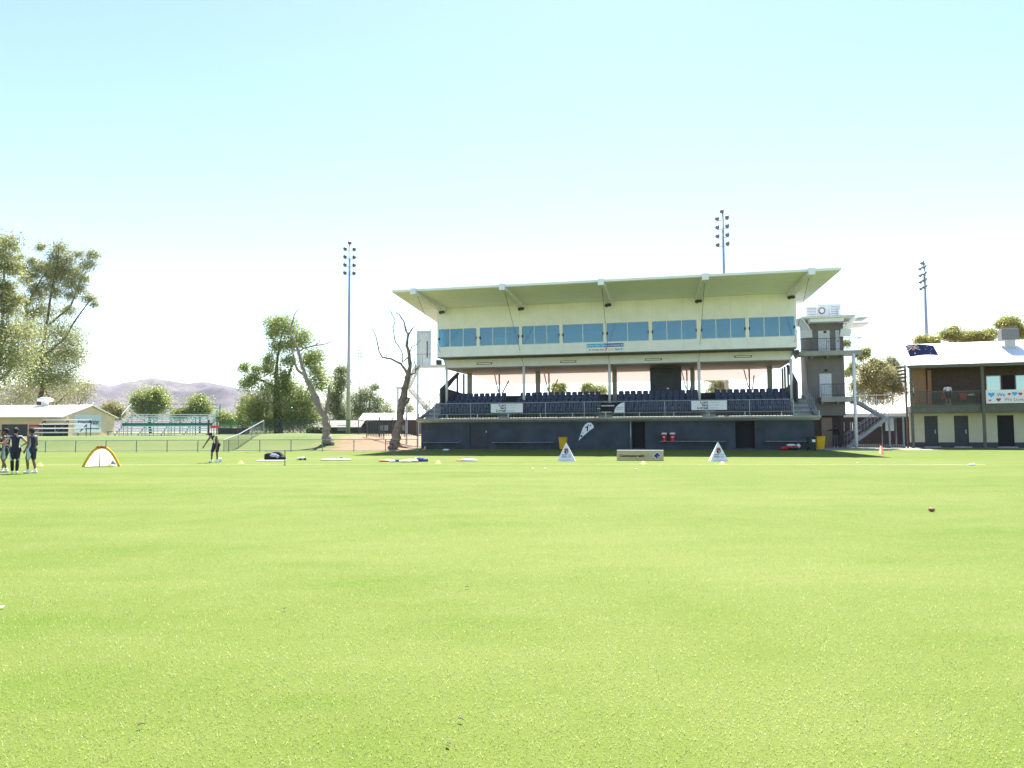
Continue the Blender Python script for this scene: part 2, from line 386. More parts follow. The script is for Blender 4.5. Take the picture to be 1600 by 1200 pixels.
# turf blades near the camera (uncountable)
def blades():
    rng = np.random.RandomState(3); N = 620000
    r = 2.9 + 27.0 * rng.rand(N); a = (rng.rand(N) - .5) * R(79)
    keep = rng.rand(N) < 1 - np.clip((r - 5.0) / 24.9, 0, 1) ** .55; r = r[keep]; a = a[keep]; N = len(r)
    x = r * np.sin(a); y = r * np.cos(a); z = np.zeros(N)
    h = .009 + .017 * rng.rand(N); w = .0022 + .0040 * rng.rand(N) ** 2
    th = rng.rand(N) * 2 * np.pi; ln = (.2 + 1.0 * rng.rand(N)) * h; lt = rng.rand(N) * 2 * np.pi
    cx, sy = np.cos(th) * w / 2, np.sin(th) * w / 2
    v = np.empty((N, 3, 3), np.float32)
    v[:, 0] = np.stack([x - cx, y - sy, z], -1); v[:, 1] = np.stack([x + cx, y + sy, z], -1)
    v[:, 2] = np.stack([x + ln * np.cos(lt), y + ln * np.sin(lt), h], -1)
    me = bpy.data.meshes.new('grass_blades'); me.vertices.add(3 * N); me.vertices.foreach_set('co', v.ravel())
    me.loops.add(3 * N); me.loops.foreach_set('vertex_index', np.arange(3 * N, dtype=np.int32))
    me.polygons.add(N); me.polygons.foreach_set('loop_start', np.arange(0, 3 * N, 3, dtype=np.int32)); me.polygons.foreach_set('loop_total', np.full(N, 3, np.int32))
    me.update(calc_edges=True); me.materials.append(MATS['blade'])
    o = bpy.data.objects.new('grass_blades', me); COL.objects.link(o)
    tag(o, 'short mown bright green turf blades across the near field', 'grass', kind='stuff')
blades()

# ------------------------------------------------------------------ GRANDSTAND (local frame: x along the front, y into the stand)
FS = Frame((-7.8, 61.6), R(13.2))
def SW(u, v, z=0): return FS.w(u, v, z)
st = thing('grandstand', 'grandstand with cream glazed upper floor over dark seating and a wide flat roof', 'grandstand', SW(0, 0), -FS.yaw)
L = 31.05
# ground floor wall with three openings
ops = [(4.42, 6.0, .06, 2.14), (17.62, 18.62, .1, 2.14), (25.35, 26.75, .1, 2.14)]
m = MB(); wallholes(m, .2, L - .1, 0, 2.2, 0, .25, ops); m.box(.2, .45, .25, 10, 0, 2.2); m.box(L - .35, L - .1, .25, 10, 0, 2.2)
for uj in (3.9, 7.9, 13.0, 14.4, 20.2, 24.6, 27.3): m.box(uj, uj + .1, -.03, -.001, 0, 2.2)
m.build('ground_wall', greyblue, st)
d = MB(); d.box(4.42, 6.0, .1, .16, .06, 2.14); d = d.build('shutter_door', dkblue, st)
m = MB()
for k in range(8): m.box(4.46, 5.96, .07, .099, .12 + k * .25, .33 + k * .25)
m.build('door_panel', dkblue, d); MB().box(5.78, 5.86, .04, .07, 1.35, 1.5).build('handle', steel, d)
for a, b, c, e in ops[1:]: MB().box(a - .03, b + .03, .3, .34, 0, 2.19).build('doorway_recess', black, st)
MB().box(25.27, 25.35, -.05, .2, .0, 2.17).box(26.75, 26.83, -.05, .2, 0, 2.17).box(25.27, 26.83, -.05, -.002, 2.171, 2.195).build('door_frame', darksteel, st)
MB().tube([(17.52, -.12, 0), (17.52, -.12, 2.38)], .05, 10).build('downpipe', steel, st, True)
# tier slab and its sloped lining
m = MB(); m.box(0, 31.35, -.75, 1.0, 2.36, 2.52); m.build('tier_slab', concrete, st, bevel=.02)
m = MB(); m.prism([(.02, -.72, 2.357), (.02, .0, 2.203), (.02, 1.0, 2.203), (.02, 1.0, 2.357)], (31.3, 0, 0)); m.build('slab_lining', soffit, st)
# tiers
RZ = [2.52, 2.88, 3.24, 3.60, 3.94]; RV = [.0, .8, 1.6, 2.4, 3.2]
tr = MB()
for k in range(5):
    tr.box(.35, 30.95, RV[k] + (1.0 if k == 0 else 0), 4.0 if k == 4 else RV[k] + .8 + .3, RZ[k] - .3, RZ[k] + (.002 if k else 0))
tr.box(.35, 30.95, 4.0, 10.8, 3.6, 3.935)
tr.build('seating_tier', stepgrey, st)
AIS = [(0.4, 1.55), (6.75, 7.65), (14.95, 16.05), (22.95, 23.95), (29.55, 30.9)]
for a, b in AIS:
    for k in range(4): MB().box(a, b, RV[k] + .42, RV[k] + .8, RZ[k] + .003, RZ[k] + .18).build('aisle_step', concrete, st)
# side stringer walls, side panels, braces
for sgn, u0, u1 in ((0, .12, .34), (1, 30.96, 31.18)):
    m = MB(); m.prism([(u0, -.72, 2.522), (u0, 5.9, 4.30), (u0, 5.9, 3.6), (u0, -.1, 2.522)], (u1 - u0, 0, 0)); m.build('side_stringer', stepgrey, st)
    hr = MB(); uc = (u0 + u1) / 2
    for dz in (1.0, .55):
        hr.tube([(uc, -.66, 2.55), (uc, -.62, 2.55 + dz * .35), (uc, 4.6, 4.2 + dz), (uc, 5.5, 4.32 + dz), (uc, 5.7, 4.3)], .028, 6)
    for k in range(7):
        v = .3 + k * .85; z = 2.55 + (v + .72) * .27
        hr.tube([(uc, v, z - .1), (uc, v, z + .95)], .022, 6)
    hr.build('side_handrail', railgrey, st)
for uu in (1.18, 30.02):
    m = MB()
    m.prism([(uu, 1.9, 3.6), (uu, 1.9, 5.12), (uu, 6.7, 6.84), (uu, 7.35, 6.84), (uu, 3.6, 5.2), (uu, 10.4, 4.9), (uu, 10.4, 3.7)], (.16, 0, 0)); m.build('side_panel', greyblue, st)
    for v in (6.6, 8.6, 10.2): MB().box(uu + .01, uu + .15, v, v + .22, 4.5, 6.87).build('side_column', towergrey, st)
# guard rail at front of tiers
def guard(u0, u1, v, z0, z1, name='guard_rail'):
    g = MB().tube([(u0, v, z1), (u1, v, z1)], .03, 8).tube([(u0, v, z0), (u1, v, z0)], .022, 6).build(name, steel, st)
    n = int((u1 - u0) / 3.1)
    for k in range(n + 1):
        u = u0 + (u1 - u0) * k / n
        MB().tube([(u, v, 2.52), (u, v, z1)], .028, 6).build('rail_post', steel, g)
        if k < n:
            q = MB(); nb = int((u1 - u0) / n / .125); w = (u1 - u0) / n
            for j in range(1, nb): q.box(u + w * j / nb - .009, u + w * j / nb + .009, v - .009, v + .009, z0, z1)
            q.build('baluster_panel', railgrey, g)
    return g
guard(1.5, 29.5, -.38, 2.84, 3.74)
m = MB().tube([(.05, -.62, 2.86), (31.25, -.62, 2.86)], .02, 6); kr = m.build('kick_rail', steel, st)
for k in range(13): MB().box(.06 + k * 2.595, .1 + k * 2.595, -.66, -.58, 2.52, 2.86).build('kick_post', white, kr)
# front posts and rear columns
PU = [1.6, 8.46, 15.67, 22.82, 29.78]
for u in PU: MB().tube([(u, 2.5, 3.6), (u, 2.5, 6.94)], .115, 12).build('front_post', white, st, True)
for u in [2.0, 8.55, 15.57, 22.37, 28.8]: MB().box(u - .19, u + .19, 8.0, 8.4, 3.94, 6.87).build('rear_column', concrete, st)
for u in (4.35, 9.2, 21.9, 27.3):
    m = MB().box(u - .06, u + .06, 10.2, 10.32, 3.94, 6.87); m.bar((u + .25, 10.3, 5.0), (u + .55, 11.9, 6.35), .09, .09); m.bar((u - .1, 10.26, 5.2), (u - .45, 10.26, 6.85), .08, .08)
    m.build('awning_strut', brownsteel, st)
MB().box(1.4, 30.1, 10.55, 10.7, 3.9, 4.82).build('back_parapet', greyblue, st)
# lower ceiling, cross beam, underside
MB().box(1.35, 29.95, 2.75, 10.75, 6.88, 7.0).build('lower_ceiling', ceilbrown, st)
m = MB(); m.prism([(1.28, 2.5, 7.7), (1.62, 2.5, 6.95), (29.72, 2.5, 6.95), (30.25, 2.5, 7.68)], (0, .24, 0)); bm_ = m.build('front_beam', cream, st)
for px, py in ((757, 568), (888, 565), (1021, 561.5), (1161, 557)):
    u, z = FS.pt(px, py, 2.48)
    MB().box(u - .66, u + .66, 2.43, 2.498, z - .085, z + .085).build('light_housing', darksteel, bm_); MB().box(u - .59, u + .59, 2.40, 2.429, z - .05, z + .05).build('strip_light', inkwhite, bm_)
# awning at the back
m = MB(); m.prism([(1.6, 10.85, 6.86), (3.2, 13.2, 6.1), (27.9, 13.2, 6.1), (29.4, 10.85, 6.86)], (0, 0, .05)); m.build('rear_awning', pinksoff, st)
# stair core at the back centre
u0, z0 = FS.pt(1016, 612, 6.5); u1, _ = FS.pt(1065, 612, 6.5)
co_ = MB().box(u0, u1, 6.5, 9.5, 3.94, 6.875).build('lift_core', greyblue, st)
MB().box(u0 + .55, u1 - .3, 6.44, 6.495, 3.95, 6.2).build('core_door', dkblue, co_); MB().box(u1 - 1.25, u1 - 1.05, 6.40, 6.435, 5.0, 5.1).build('sign_plate', inkwhite, co_)
# upper box
BU0, BU1, BZ0, BZ1 = 1.43, 30.0, 7.70, 11.82
GU = [FS.pt(x, 520, .5)[0] for x in (685.5, 744.5, 749.5, 811, 815.5, 874, 879, 942.5, 948, 1013.5, 1019, 1088.5, 1096, 1165, 1170.5, 1242)]
groups = [(GU[2 * i], GU[2 * i + 1]) for i in range(8)]
WZ0, WZ1 = 8.52, 10.09
m = MB(); wallholes(m, BU0, BU1, BZ0, BZ1, .5, .68, [(a, b, WZ0, WZ1) for a, b in groups])
m.box(BU0, BU0 + .16, .68, 2.0, BZ0, WZ0); m.box(BU0, BU0 + .16, .68, 2.0, WZ1, BZ1); m.box(BU0, BU0 + .16, 2.0, 10.6, BZ0, BZ1)
m.box(BU1 - .16, BU1, .68, 2.0, BZ0, WZ0); m.box(BU1 - .16, BU1, .68, 2.0, WZ1, BZ1); m.box(BU1 - .16, BU1, 2.0, 10.6, BZ0, BZ1)
m.box(BU0 + .16, BU1 - .16, 10.4, 10.6, BZ0, BZ1)
m.build('upper_wall', cream, st)
m = MB()
for k in range(1, 24): u = BU0 + (BU1 - BU0) * k / 24; m.box(u - .003, u + .003, .494, .4995, WZ1 + .06, BZ1); m.box(u - .003, u + .003, .494, .4995, BZ0 + .02, WZ0 - .06)
m.build('panel_joint', steel, st)
MB().box(BU0 + .02, BU1 - .02, .52, 10.5, 7.63, 7.698).build('upper_floor', towergrey, st)
inroom = mat('room_lining', (.46, .46, .45), .8, .08)
MB().box(BU0 + .17, BU1 - .17, 6.2, 6.3, 7.71, 10.6).box(BU0 + .17, BU1 - .17, .7, 6.2, 10.35, 10.42).build('room_lining', inroom, st)
for i, (a, b) in enumerate(groups):
    n = 2 if i in (3, 4) else 3
    f = MB(); t = .04
    f.box(a, b, .52, .60, WZ0, WZ0 + t); f.box(a, b, .52, .60, WZ1 - t, WZ1); f.box(a, a + .012, .52, .60, WZ0 + t, WZ1 - t); f.box(b - .012, b, .52, .60, WZ0 + t, WZ1 - t)
    cuts = [a + (b - a) * k / n for k in range(n + 1)]
    if i == 0: cuts[1] = a + (b - a) * .30; cuts[2] = a + (b - a) * .65
    for c in cuts[1:-1]: f.box(c - .024, c + .024, .52, .60, WZ0 + t, WZ1 - t)
    w = f.build('window', white, st)
    for p, q in zip(cuts[:-1], cuts[1:]): MB().box(p + .026, q - .026, .55, .565, WZ0 + t, WZ1 - t).build('pane', GLASS, w)
for uu in (BU0 + .05, BU1 - .11):
    MB().box(uu, uu + .02, .70, 1.98, WZ0 + .02, WZ1 - .02).build('end_pane', GLASS, st)
MB().box(BU0 + .3, BU1 - .3, .75, 1.3, WZ0 - .02, WZ0 + .06).build('counter', cream, st)
for gi, f0_, f1_, zz in ((0, .36, .62, .0), (3, .52, .97, .9), (5, .03, .30, .75), (6, .70, .97, .55), (7, .03, .3, 1.1)):
    a, b = groups[gi]; MB().box(a + (b - a) * f0_, a + (b - a) * f1_, .75, .77, WZ0 + .1 + zz, WZ1).build('blind', greycloth if gi % 2 else inroom, st)
for u, w_, h_ in ((4.2, .45, .7), (9.1, .5, .55), (13.4, .42, .8), (14.6, .4, .45), (17.2, .5, .62), (19.0, .45, .5), (24.3, .42, .75), (27.4, .5, .5)):
    MB().box(u - w_ / 2, u + w_ / 2, 2.3, 2.5, WZ0 - .7, WZ0 + h_ - .24).build('dark_silhouette', darksteel, st)  # plain dark boxes added as silhouettes to vary the flat window tone
MB().box(groups[1][0] + .85, groups[1][0] + 2.3, .8, .84, WZ0 + .1, WZ0 + .72).build('whiteboard', inkwhite, st)
for g in groups:
    for u, dd in ((g[0], .03), (g[1], -.03)):
        MB().box(u + dd - .05, u + dd + .05, .44, .519, WZ0 + .62, WZ0 + .80).build('window_latch', black, st)
# roof
RF = [(.3, -6.6), (31.85, -6.6), (30.75, 11.2), (-1.3, 11.2)]
def rz(v): return 11.985 - (v + 6.6) * .021
m = MB()
lo = [(u, v, rz(v)) for u, v in RF]; hi = [(u, v, rz(v) + (.13 if v < 0 else .6)) for u, v in RF]
m.add(lo + hi, [(0, 3, 2, 1), (4, 5, 6, 7), (1, 2, 6, 5), (2, 3, 7, 6), (3, 0, 4, 7)]); rf = m.build('roof_soffit', soffit, st)
m = MB(); m.box(.3, 31.85, -6.68, -6.602, 11.97, 12.14); m.build('roof_fascia', roofwhite, rf)
m = MB(); m.add([(RF[0][0], -6.6, 12.125), (RF[1][0], -6.6, 12.125), (RF[2][0], 11.2, 12.30), (RF[3][0], 11.2, 12.30)], [(0, 1, 2, 3)]); m.build('roof_sheet', roofwhite, rf)
BWu = [(2.08, 2.02), (8.91, 8.81), (16.08, 15.88), (23.2, 22.85), (30.0, 29.6)]
for i, (ut, uw) in enumerate(BWu):
    b = MB().bar((ut, -6.95, 11.93), (uw, .49, 11.72), .42, .46).build('roof_beam', cream, st)
    u = uw; h = MB().sphere((u + .12, -.1, 11.42), (.16, .2, .13), 10, 8); h.sphere((u - .12, .0, 11.40), (.17, .2, .14), 10, 8); h.box(u - .03, u + .03, -.05, .1, 11.45, 11.6)
    h.build('spotlight', darksteel, b, True)
    ua = ut + (uw - ut) * .12
    MB().tube([(ua, -6.0, 11.75), (PU[i], 2.5, 6.96)], .015, 6).build('stay_cable', darksteel, b)
for (u, z) in ((FS.pt(691, 567, 2.2)[0] - .3, 7.42), (FS.pt(1244, 549, 2.2)[0], 7.42)):
    s_ = MB().box(u - .2, u + .2, 2.0, 2.4, z - .2, z + .2).build('loudspeaker', towergrey, st)
    q = MB(); q.tube([(u, 1.999, z), (u, 1.93, z)], [.12, .17], 14); q.build('horn', darksteel, s_)
# signs fixed to the stand (things of their own)
def board(name, label, cat, px0, py0, px1, py1, v, m, th=.03):
    (u0, z1), (u1, z0) = FS.pt(px0, py0, v), FS.pt(px1, py1, v)
    r = thing(name, label, cat, SW((u0 + u1) / 2, v, z0), -FS.yaw)
    MB().box(-(u1 - u0) / 2, (u1 - u0) / 2, -th / 2, th / 2, 0, z1 - z0).build('panel', m, r, bevel=.008)
    return r, u1 - u0, z1 - z0
def bars(mb, x0, x1, z, h, y, n, seed):
    rg = random.Random(seed); x = x0
    while x < x1 - .02:
        w = min(rg.uniform(.04, .12) * n, x1 - x); mb.box(x, x + w, y - .004, y, z - h / 2, z + h / 2); x += w + .03
for px0, py0, px1, py1, lab in ((767, 631, 817, 644.5, 'white banner with bold black slogan tied on the rail near the left end'), (1080, 626.3, 1136, 640.3, 'white banner with bold black slogan tied on the rail in the right half')):
    r, w, h = board('slogan_banner', lab, 'banner', px0, py0, px1, py1, -.45, inkwhite)
    for k, s in enumerate(('Learn', 'Earn', 'Legend!')):
        text(s, h * .36, inkblack, r, (-w * .02, -.02, h * (.82 - .30 * k)), align='RIGHT', bold=.008)
        mb = MB(); bars(mb, 0.0 + w * .02, w * .30 - .06 * k, h * (.82 - .30 * k), h * .07, -.017, .8, k + 3); mb.build('fine_print', inkgrey, r)
    mb = MB(); bars(mb, -w * .2, w * .25, h * .06, h * .04, -.017, .8, 9); mb.build('fine_print', inkgrey, r)
r, w, h = board('black_banner', 'black banner with a white quarter round end on the middle of the rail', 'banner', 938, 629.5, 976, 645.5, -.45, cloth_black)
mb = MB(); x1 = w / 2; poly = [(x1, -.03, .0), (x1, -.03, h)] + [(x1 - w * .43 * math.sin(t), -.03, h * math.cos(t)) for t in np.linspace(.15, math.pi / 2, 8)]
mb.prism(poly, (0, .012, 0)); q_ = mb.build('white_quarter', inkwhite, r)
mb = MB(); bars(mb, x1 - w * .33, x1 - .12, h * .55, h * .1, -.032, .9, 2); mb.build('fine_print', inkgrey, q_); mb = MB(); bars(mb, x1 - w * .36, x1 - .1, h * .38, h * .1, -.032, .9, 3); mb.build('fine_print', inkgrey, q_)
mb = MB(); bars(mb, -w * .47, w * .1, h * .72, h * .1, -.017, .9, 4); mb.build('fine_print', inkwhite, r); mb = MB(); bars(mb, -w * .45, -w * .02, h * .12, h * .06, -.017, .9, 5); mb.build('fine_print', inkwhite, r)
r, w, h = board('sponsor_sign', 'blue and white sponsor sign below the upper windows at the centre of the stand', 'sign', 916.5, 537.5, 974.5, 549.5, .46, inkwhite)
r.rotation_euler = (0, 0, -FS.yaw)
MB().box(-w / 2 + .01, w / 2 - .01, -.024, -.016, h * .58, h * .99).build('blue_band', inkcyan, r)
MB().box(0, w / 2 - .012, -.028, -.0245, h * .585, h * .985).build('dark_blue_band', inkblue, r)
text('Northern Zone Television Corporate Box', h * .27, inkwhite, r, (0, -.034, h * .78), align='CENTER', sx=.93, bold=.003)
text('Northern Zone', h * .25, inkblue, r, (-w * .36, -.022, h * .3), sx=.9, bold=.003); MB().tube([(-w * .415, -.017, h * .3), (-w * .415, -.022, h * .3)], h * .09, 8).build('logo_dot', inkblue, r)
text('7', h * .5, inkred, r, (w * .0, -.022, h * .3), bold=.012); text('Central', h * .2, inkred, r, (w * .075, -.022, h * .3))
text('Imparja', h * .3, inkcyan, r, (w * .27, -.022, h * .31), bold=.01)

# ------------------------------------------------------------------ seats: every one its own object
def make_seat():
    r = thing('stand_seat', 'navy plastic seat', 'seat')
    b = MB(); n = 7; vs = []; fs = []
    prof = [(.40, .04), (.42, .2), (.445, .36), (.47, .44), (.475, .46)]; wd = [.19, .215, .215, .175, .13]
    for (y, z), w in zip(prof, wd):
        for j in range(n):
            t = -1 + 2 * j / (n - 1); vs.append((w * t, y - .05 * (t * t) + .02, z + .38))
    for i in range(4):
        for j in range(n - 1): fs.append((i * n + j, i * n + j + 1, (i + 1) * n + j + 1, (i + 1) * n + j))
    N = len(vs); vs += [(x, y + .035, z) for x, y, z in vs]
    fs2 = [tuple(N + k for k in reversed(f)) for f in fs]
    rim = [j for j in range(n)] + [i * n + n - 1 for i in range(1, 5)] + [4 * n + j for j in range(n - 2, -1, -1)] + [i * n for i in range(3, 0, -1)]
    fs3 = [(rim[(k + 1) % len(rim)], rim[k], N + rim[k], N + rim[(k + 1) % len(rim)]) for k in range(len(rim))]
    b.add(vs, fs + fs2 + fs3); b.build('backrest', seatblue, r, True)
    s = MB(); s.prism([(-.2, .08, .40), (-.2, .06, .43), (-.2, .2, .445), (-.2, .42, .42), (-.2, .42, .39)], (.4, 0, 0)); s.build('seat_pan', seatblue, r, bevel=.015)
    l = MB(); l.box(-.16, -.12, .24, .40, .003, .40).box(.12, .16, .24, .40, .003, .40).box(-.16, .16, .3, .34, .33, .37); l.build('seat_bracket', darksteel, r)
    return r
seat0 = make_seat(); first = True
BL = [(AIS[i][1], AIS[i + 1][0]) for i in range(4)]
rown = ['front', 'second', 'middle', 'fourth', 'top']; bln = ['far left', 'centre left', 'centre right', 'far right']
rs = random.Random(2)
for bi, (a, b) in enumerate(BL):
    for k in range(5):
        n = int((b - a + .02) / .50); off = (b - a - n * .5) / 2
        lab = 'dark navy plastic stadium seat in the %s row of the %s seating block' % (rown[k], bln[bi])
        for j in range(n):
            s_ = seat0 if first else copy_tree(seat0); first = False
            s_['label'] = lab; s_['group'] = '%s row seats in the %s block' % (rown[k], bln[bi])
            s_.location = SW(a + off + .25 + j * .5, RV[k] + .22 + (.0 if k else .0), RZ[k] + .002); s_.rotation_euler = (0, 0, -FS.yaw + rs.uniform(-.03, .03))

# ------------------------------------------------------------------ benches along the stand wall
for u0, u1, z, lab in ((.55, 3.66, .57, 'short plain bench on the stand wall left of the shutter door'), (6.4, 11.4, .57, 'long plain bench on the stand wall right of the shutter door'), (19.7, 24.65, .64, 'wall bench carrying two red drink coolers'), (27.4, 30.45, .64, 'wall bench beside the dark green bin')):
    r = thing('wall_bench', lab, 'bench', SW(u0, -.5), -FS.yaw, 'benches along the stand wall'); w = u1 - u0
    MB().box(0, w, 0, .38, z - .05, z + .01).build('plank', stepgrey, r, bevel=.01)
    for k in range(3):
        x = .25 + (w - .55) * k / 2; q = MB().box(x, x + .05, .05, .10, 0, z - .05); q.box(x, x + .05, .10, .44, z - .13, z - .052); q.build('leg', darksteel, r)
# coolers
for i, px in enumerate((1038, 1051)):
    u, z = FS.pt(px, 690, -.3)
    r = thing('drink_cooler', 'red drink cooler with white lid on the wall bench, ' + ('the left of two' if i == 0 else 'the right of two'), 'cooler', SW(u, -.3, .652), -FS.yaw, 'drink coolers on the bench')
    MB().lathe([(.17, 0), (.185, .03), (.2, .5), (.2, .52)], n=18).build('barrel', red, r, True); MB().lathe([(.215, .52), (.215, .60), (.19, .63), (.05, .64)], n=18).build('lid', inkwhite, r, True)
    q = MB(); q.tube([(0, -.18, .08), (0, -.25, .08)], .025, 8); q.build('tap', inkwhite, r)
    q = MB(); bars(q, -.09, .09, .3, .1, -.196, .5, i); q.build('white_mark', inkwhite, r)

def bin_(loc, m, label, rz):
    r = thing('wheelie_bin', label, 'bin', loc, rz)
    vs = []
    for z, w, d, yo in ((.08, .22, .24, .0), (.95, .29, .33, -.03)):
        vs += [(-w, -d + yo, z), (w, -d + yo, z), (w, d, z), (-w, d, z)]
    b = MB().add(vs, [(3, 2, 1, 0), (4, 5, 6, 7), (0, 1, 5, 4), (1, 2, 6, 5), (2, 3, 7, 6), (3, 0, 4, 7)]); b.build('body', m, r, bevel=.02)
    MB().box(-.31, .31, -.40, .36, .955, 1.0).build('lid', m, r, bevel=.02)
    MB().tube([(-.28, .40, .98), (.28, .40, .98)], .02, 6).build('handle', m, r)
    for s in (-1, 1): MB().tube([(s * .24, .27, .1), (s * .30, .27, .1)], .1, 14).build('wheel', black, r, True)
    return r
bin_(ground(880, 703.6), yellow, 'yellow wheelie bin behind the white marker pyramid', -FS.yaw)
b_ = bin_(ground(1268.5, 704.3), dkgreen, 'dark green wheelie bin with a white sticker', -FS.yaw)
q = MB().box(-.02, .2, -.345, -.338, .62, .8); q.build('sticker', inkwhite, b_)
bin_(ground(1282, 703.6), yellow, 'yellow wheelie bin beside the dark green bin', -FS.yaw)

# ------------------------------------------------------------------ stair tower at the right of the stand
tw = thing('stair_tower', 'grey rendered stair tower with balconies and air conditioners at the right of the stand', 'tower', SW(31.5, 6.2), -FS.yaw)
def T(x, y, v=6.2):
    u, z = FS.pt(x, y, v); return u - 31.5, z
x0, x1 = T(1263, 600)[0], T(1320, 600)[0]
md = MB(); (da, dz1), (db, dz0) = T(1278, 517), T(1297, 548); (wa, wz1), (wb, wz0) = T(1305, 516), T(1312, 548); (ea, ez1), (eb, ez0) = T(1280, 584), T(1300, 622)
MB().box(x0, x1, 0, 3.6, 2.6, 10.3).build('wall', towergrey, tw)
MB().box(x0 - .2, x0 + .05, -.02, 3.4, 0, 2.59).box(x0 + .06, x1, .9, 3.5, 0, 2.59).build('ground_wall', brick, tw)
(ga, gz1), (gb, gz0) = T(1284, 653, 6.8), T(1302, 692, 6.8); MB().box(ga, gb, .84, .899, 0, 2.45).build('door', doorbeige, tw)
paledoor = mat('pale_door', (.62, .66, .72), .5, .08)
for a, b, z0, z1, n in ((da, db, 7.85, dz1, 'door'), (ea, eb, 4.05, ez1, 'door'), (wa, wb, wz0, wz1, 'window')):
    q = MB().box(a, b, -.05, -.002, z0, z1).build(n, paledoor, tw); MB().box(b - .16, b - .08, -.09, -.051, (z0 + z1) / 2 - .1, (z0 + z1) / 2).build('handle', darksteel, q)
# curved eave roof
ra, rb_ = T(1243, 495)[0], T(1338, 495)[0]; zt = T(1300, 494, 5.2)[1]
m = MB(); m.box(ra + .35, rb_ - .3, -1.2, 4, zt - .12, zt + .05); q = m.build('roof', roofwhite, tw)
m = MB(); m.box(x0 + .1, x1 - .1, -1.0, -.01, zt - .42, zt - .125); m.build('eave', soffit, tw)
for sg, xx in ((-1, x0 - .02), (1, x1 + .02)):
    pts = [(xx + sg * .05, -.3, 9.0), (xx + sg * .12, -.5, 9.6), (xx + sg * .38, -.7, 10.05), (xx + sg * .75, -.9, zt - .1)]
    m = MB(); 
    for a, b in zip(pts[:-1], pts[1:]): m.bar(a, b, .9, .08)
    m.build('eave_bracket', cream, tw)
MB().box(x1 + .05, x1 + 2.0, .2, 2.8, zt - .55, zt - .42).box(x1 + .3, x1 + 2.0, .2, 2.8, zt - .05, zt + .02).build('side_canopy', roofwhite, tw)
# walkways
def deck(u0, u1, v0, v1, z, th, rail=True, front=True, ends=(False, True)):
    dk = MB().box(u0, u1, v0, v1, z - th, z).build('walkway', concrete, tw)
    m = MB()
    for k in range(int((u1 - u0) / 1.15) + 1): u = min(u0 + .06 + k * 1.15, u1 - .1); m.box(u, u + .07, v0 + .05, v1 - .1, z - th - .16, z - th - .001)
    m.build('joist', railgrey, dk)
    if rail:
        g = MB().tube([(u0, v0 + .05, z + 1.02), (u1, v0 + .05, z + 1.02)], .025, 6); g.tube([(u0, v0 + .05, z + .15), (u1, v0 + .05, z + .15)], .018, 6)
        if ends[1]: g.tube([(u1 - .03, v0 + .05, z + 1.02), (u1 - .03, v1, z + 1.02)], .025, 6)
        n = int((u1 - u0) / .13)
        for k in range(n + 1): u = u0 + (u1 - u0) * k / n; r_ = .022 if k % 9 == 0 else .009; g.tube([(u, v0 + .05, z), (u, v0 + .05, z + 1.02)], r_, 5)
        g.build('railing', darksteel, dk)
deck(T(1240, 553)[0], T(1341, 551)[0], -1.3, -.02, T(1300, 551, 5.0)[1] + .15, .36)
deck(T(1279, 620)[0], T(1336, 620)[0], -1.3, -.02, T(1300, 620, 5.0)[1], .4)
pu = T(1335, 600, 5.0)[0]; MB().tube([(pu, -1.2, 0), (pu, -1.2, 7.5)], .13, 12).build('column', white, tw, True)
for zz in (9.05, 5.9):
    MB().sphere(((x0 + x1) / 2, -.09, zz + .4), (.13, .1, .1), 10, 8).build('wall_light', darksteel, tw, True)
# AC units standing on the tower roof
for px0, px1, py0, m_, lab, fan in ((1258, 1276, 480, soffit, 'beige grey louvred air conditioner on the tower roof, leftmost', 0), (1276.5, 1294, 476.5, white, 'white air conditioner with round fan on the tower roof, middle', 1), (1294.5, 1313, 475.5, soffit, 'tall grey air conditioner with a duct on the tower roof', 2)):
    (a, z1), (b, _) = FS.pt(px0, py0, 6.6), FS.pt(px1, py0, 6.6); w = b - a
    r = thing('air_conditioner', lab, 'air conditioner', SW((a + b) / 2, 6.6, zt + .05), -FS.yaw, 'air conditioners on the stair tower'); h = max(.7, z1 - zt - .05)
    MB().box(-w / 2, w / 2, -.3, .3, .06, h).box(-w / 2 + .1, w / 2 - .1, -.2, .2, 0, .06).build('casing', m_, r, bevel=.02)
    if fan == 1:
        MB().tube([(-w * .14, -.301, h * .52), (-w * .14, -.34, h * .52)], .27, 20).build('fan_grille', greycloth, r); MB().tube([(-w * .14, -.341, h * .52), (-w * .14, -.36, h * .52)], .19, 16).build('fan_hub', white, r)
    else:
        q = MB()
        for k in range(6): q.box(-w / 2 + .08, w / 2 - .08, -.32, -.301, .15 + k * h * .13, .19 + k * h * .13)
        q.build('louvre', railgrey, r)
    if fan == 2: MB().tube([(w * .25, -.35, h * .6), (w * .25, -.45, h * .3), (w * .25, -.45, 0)], .09, 8).build('duct', white, r)
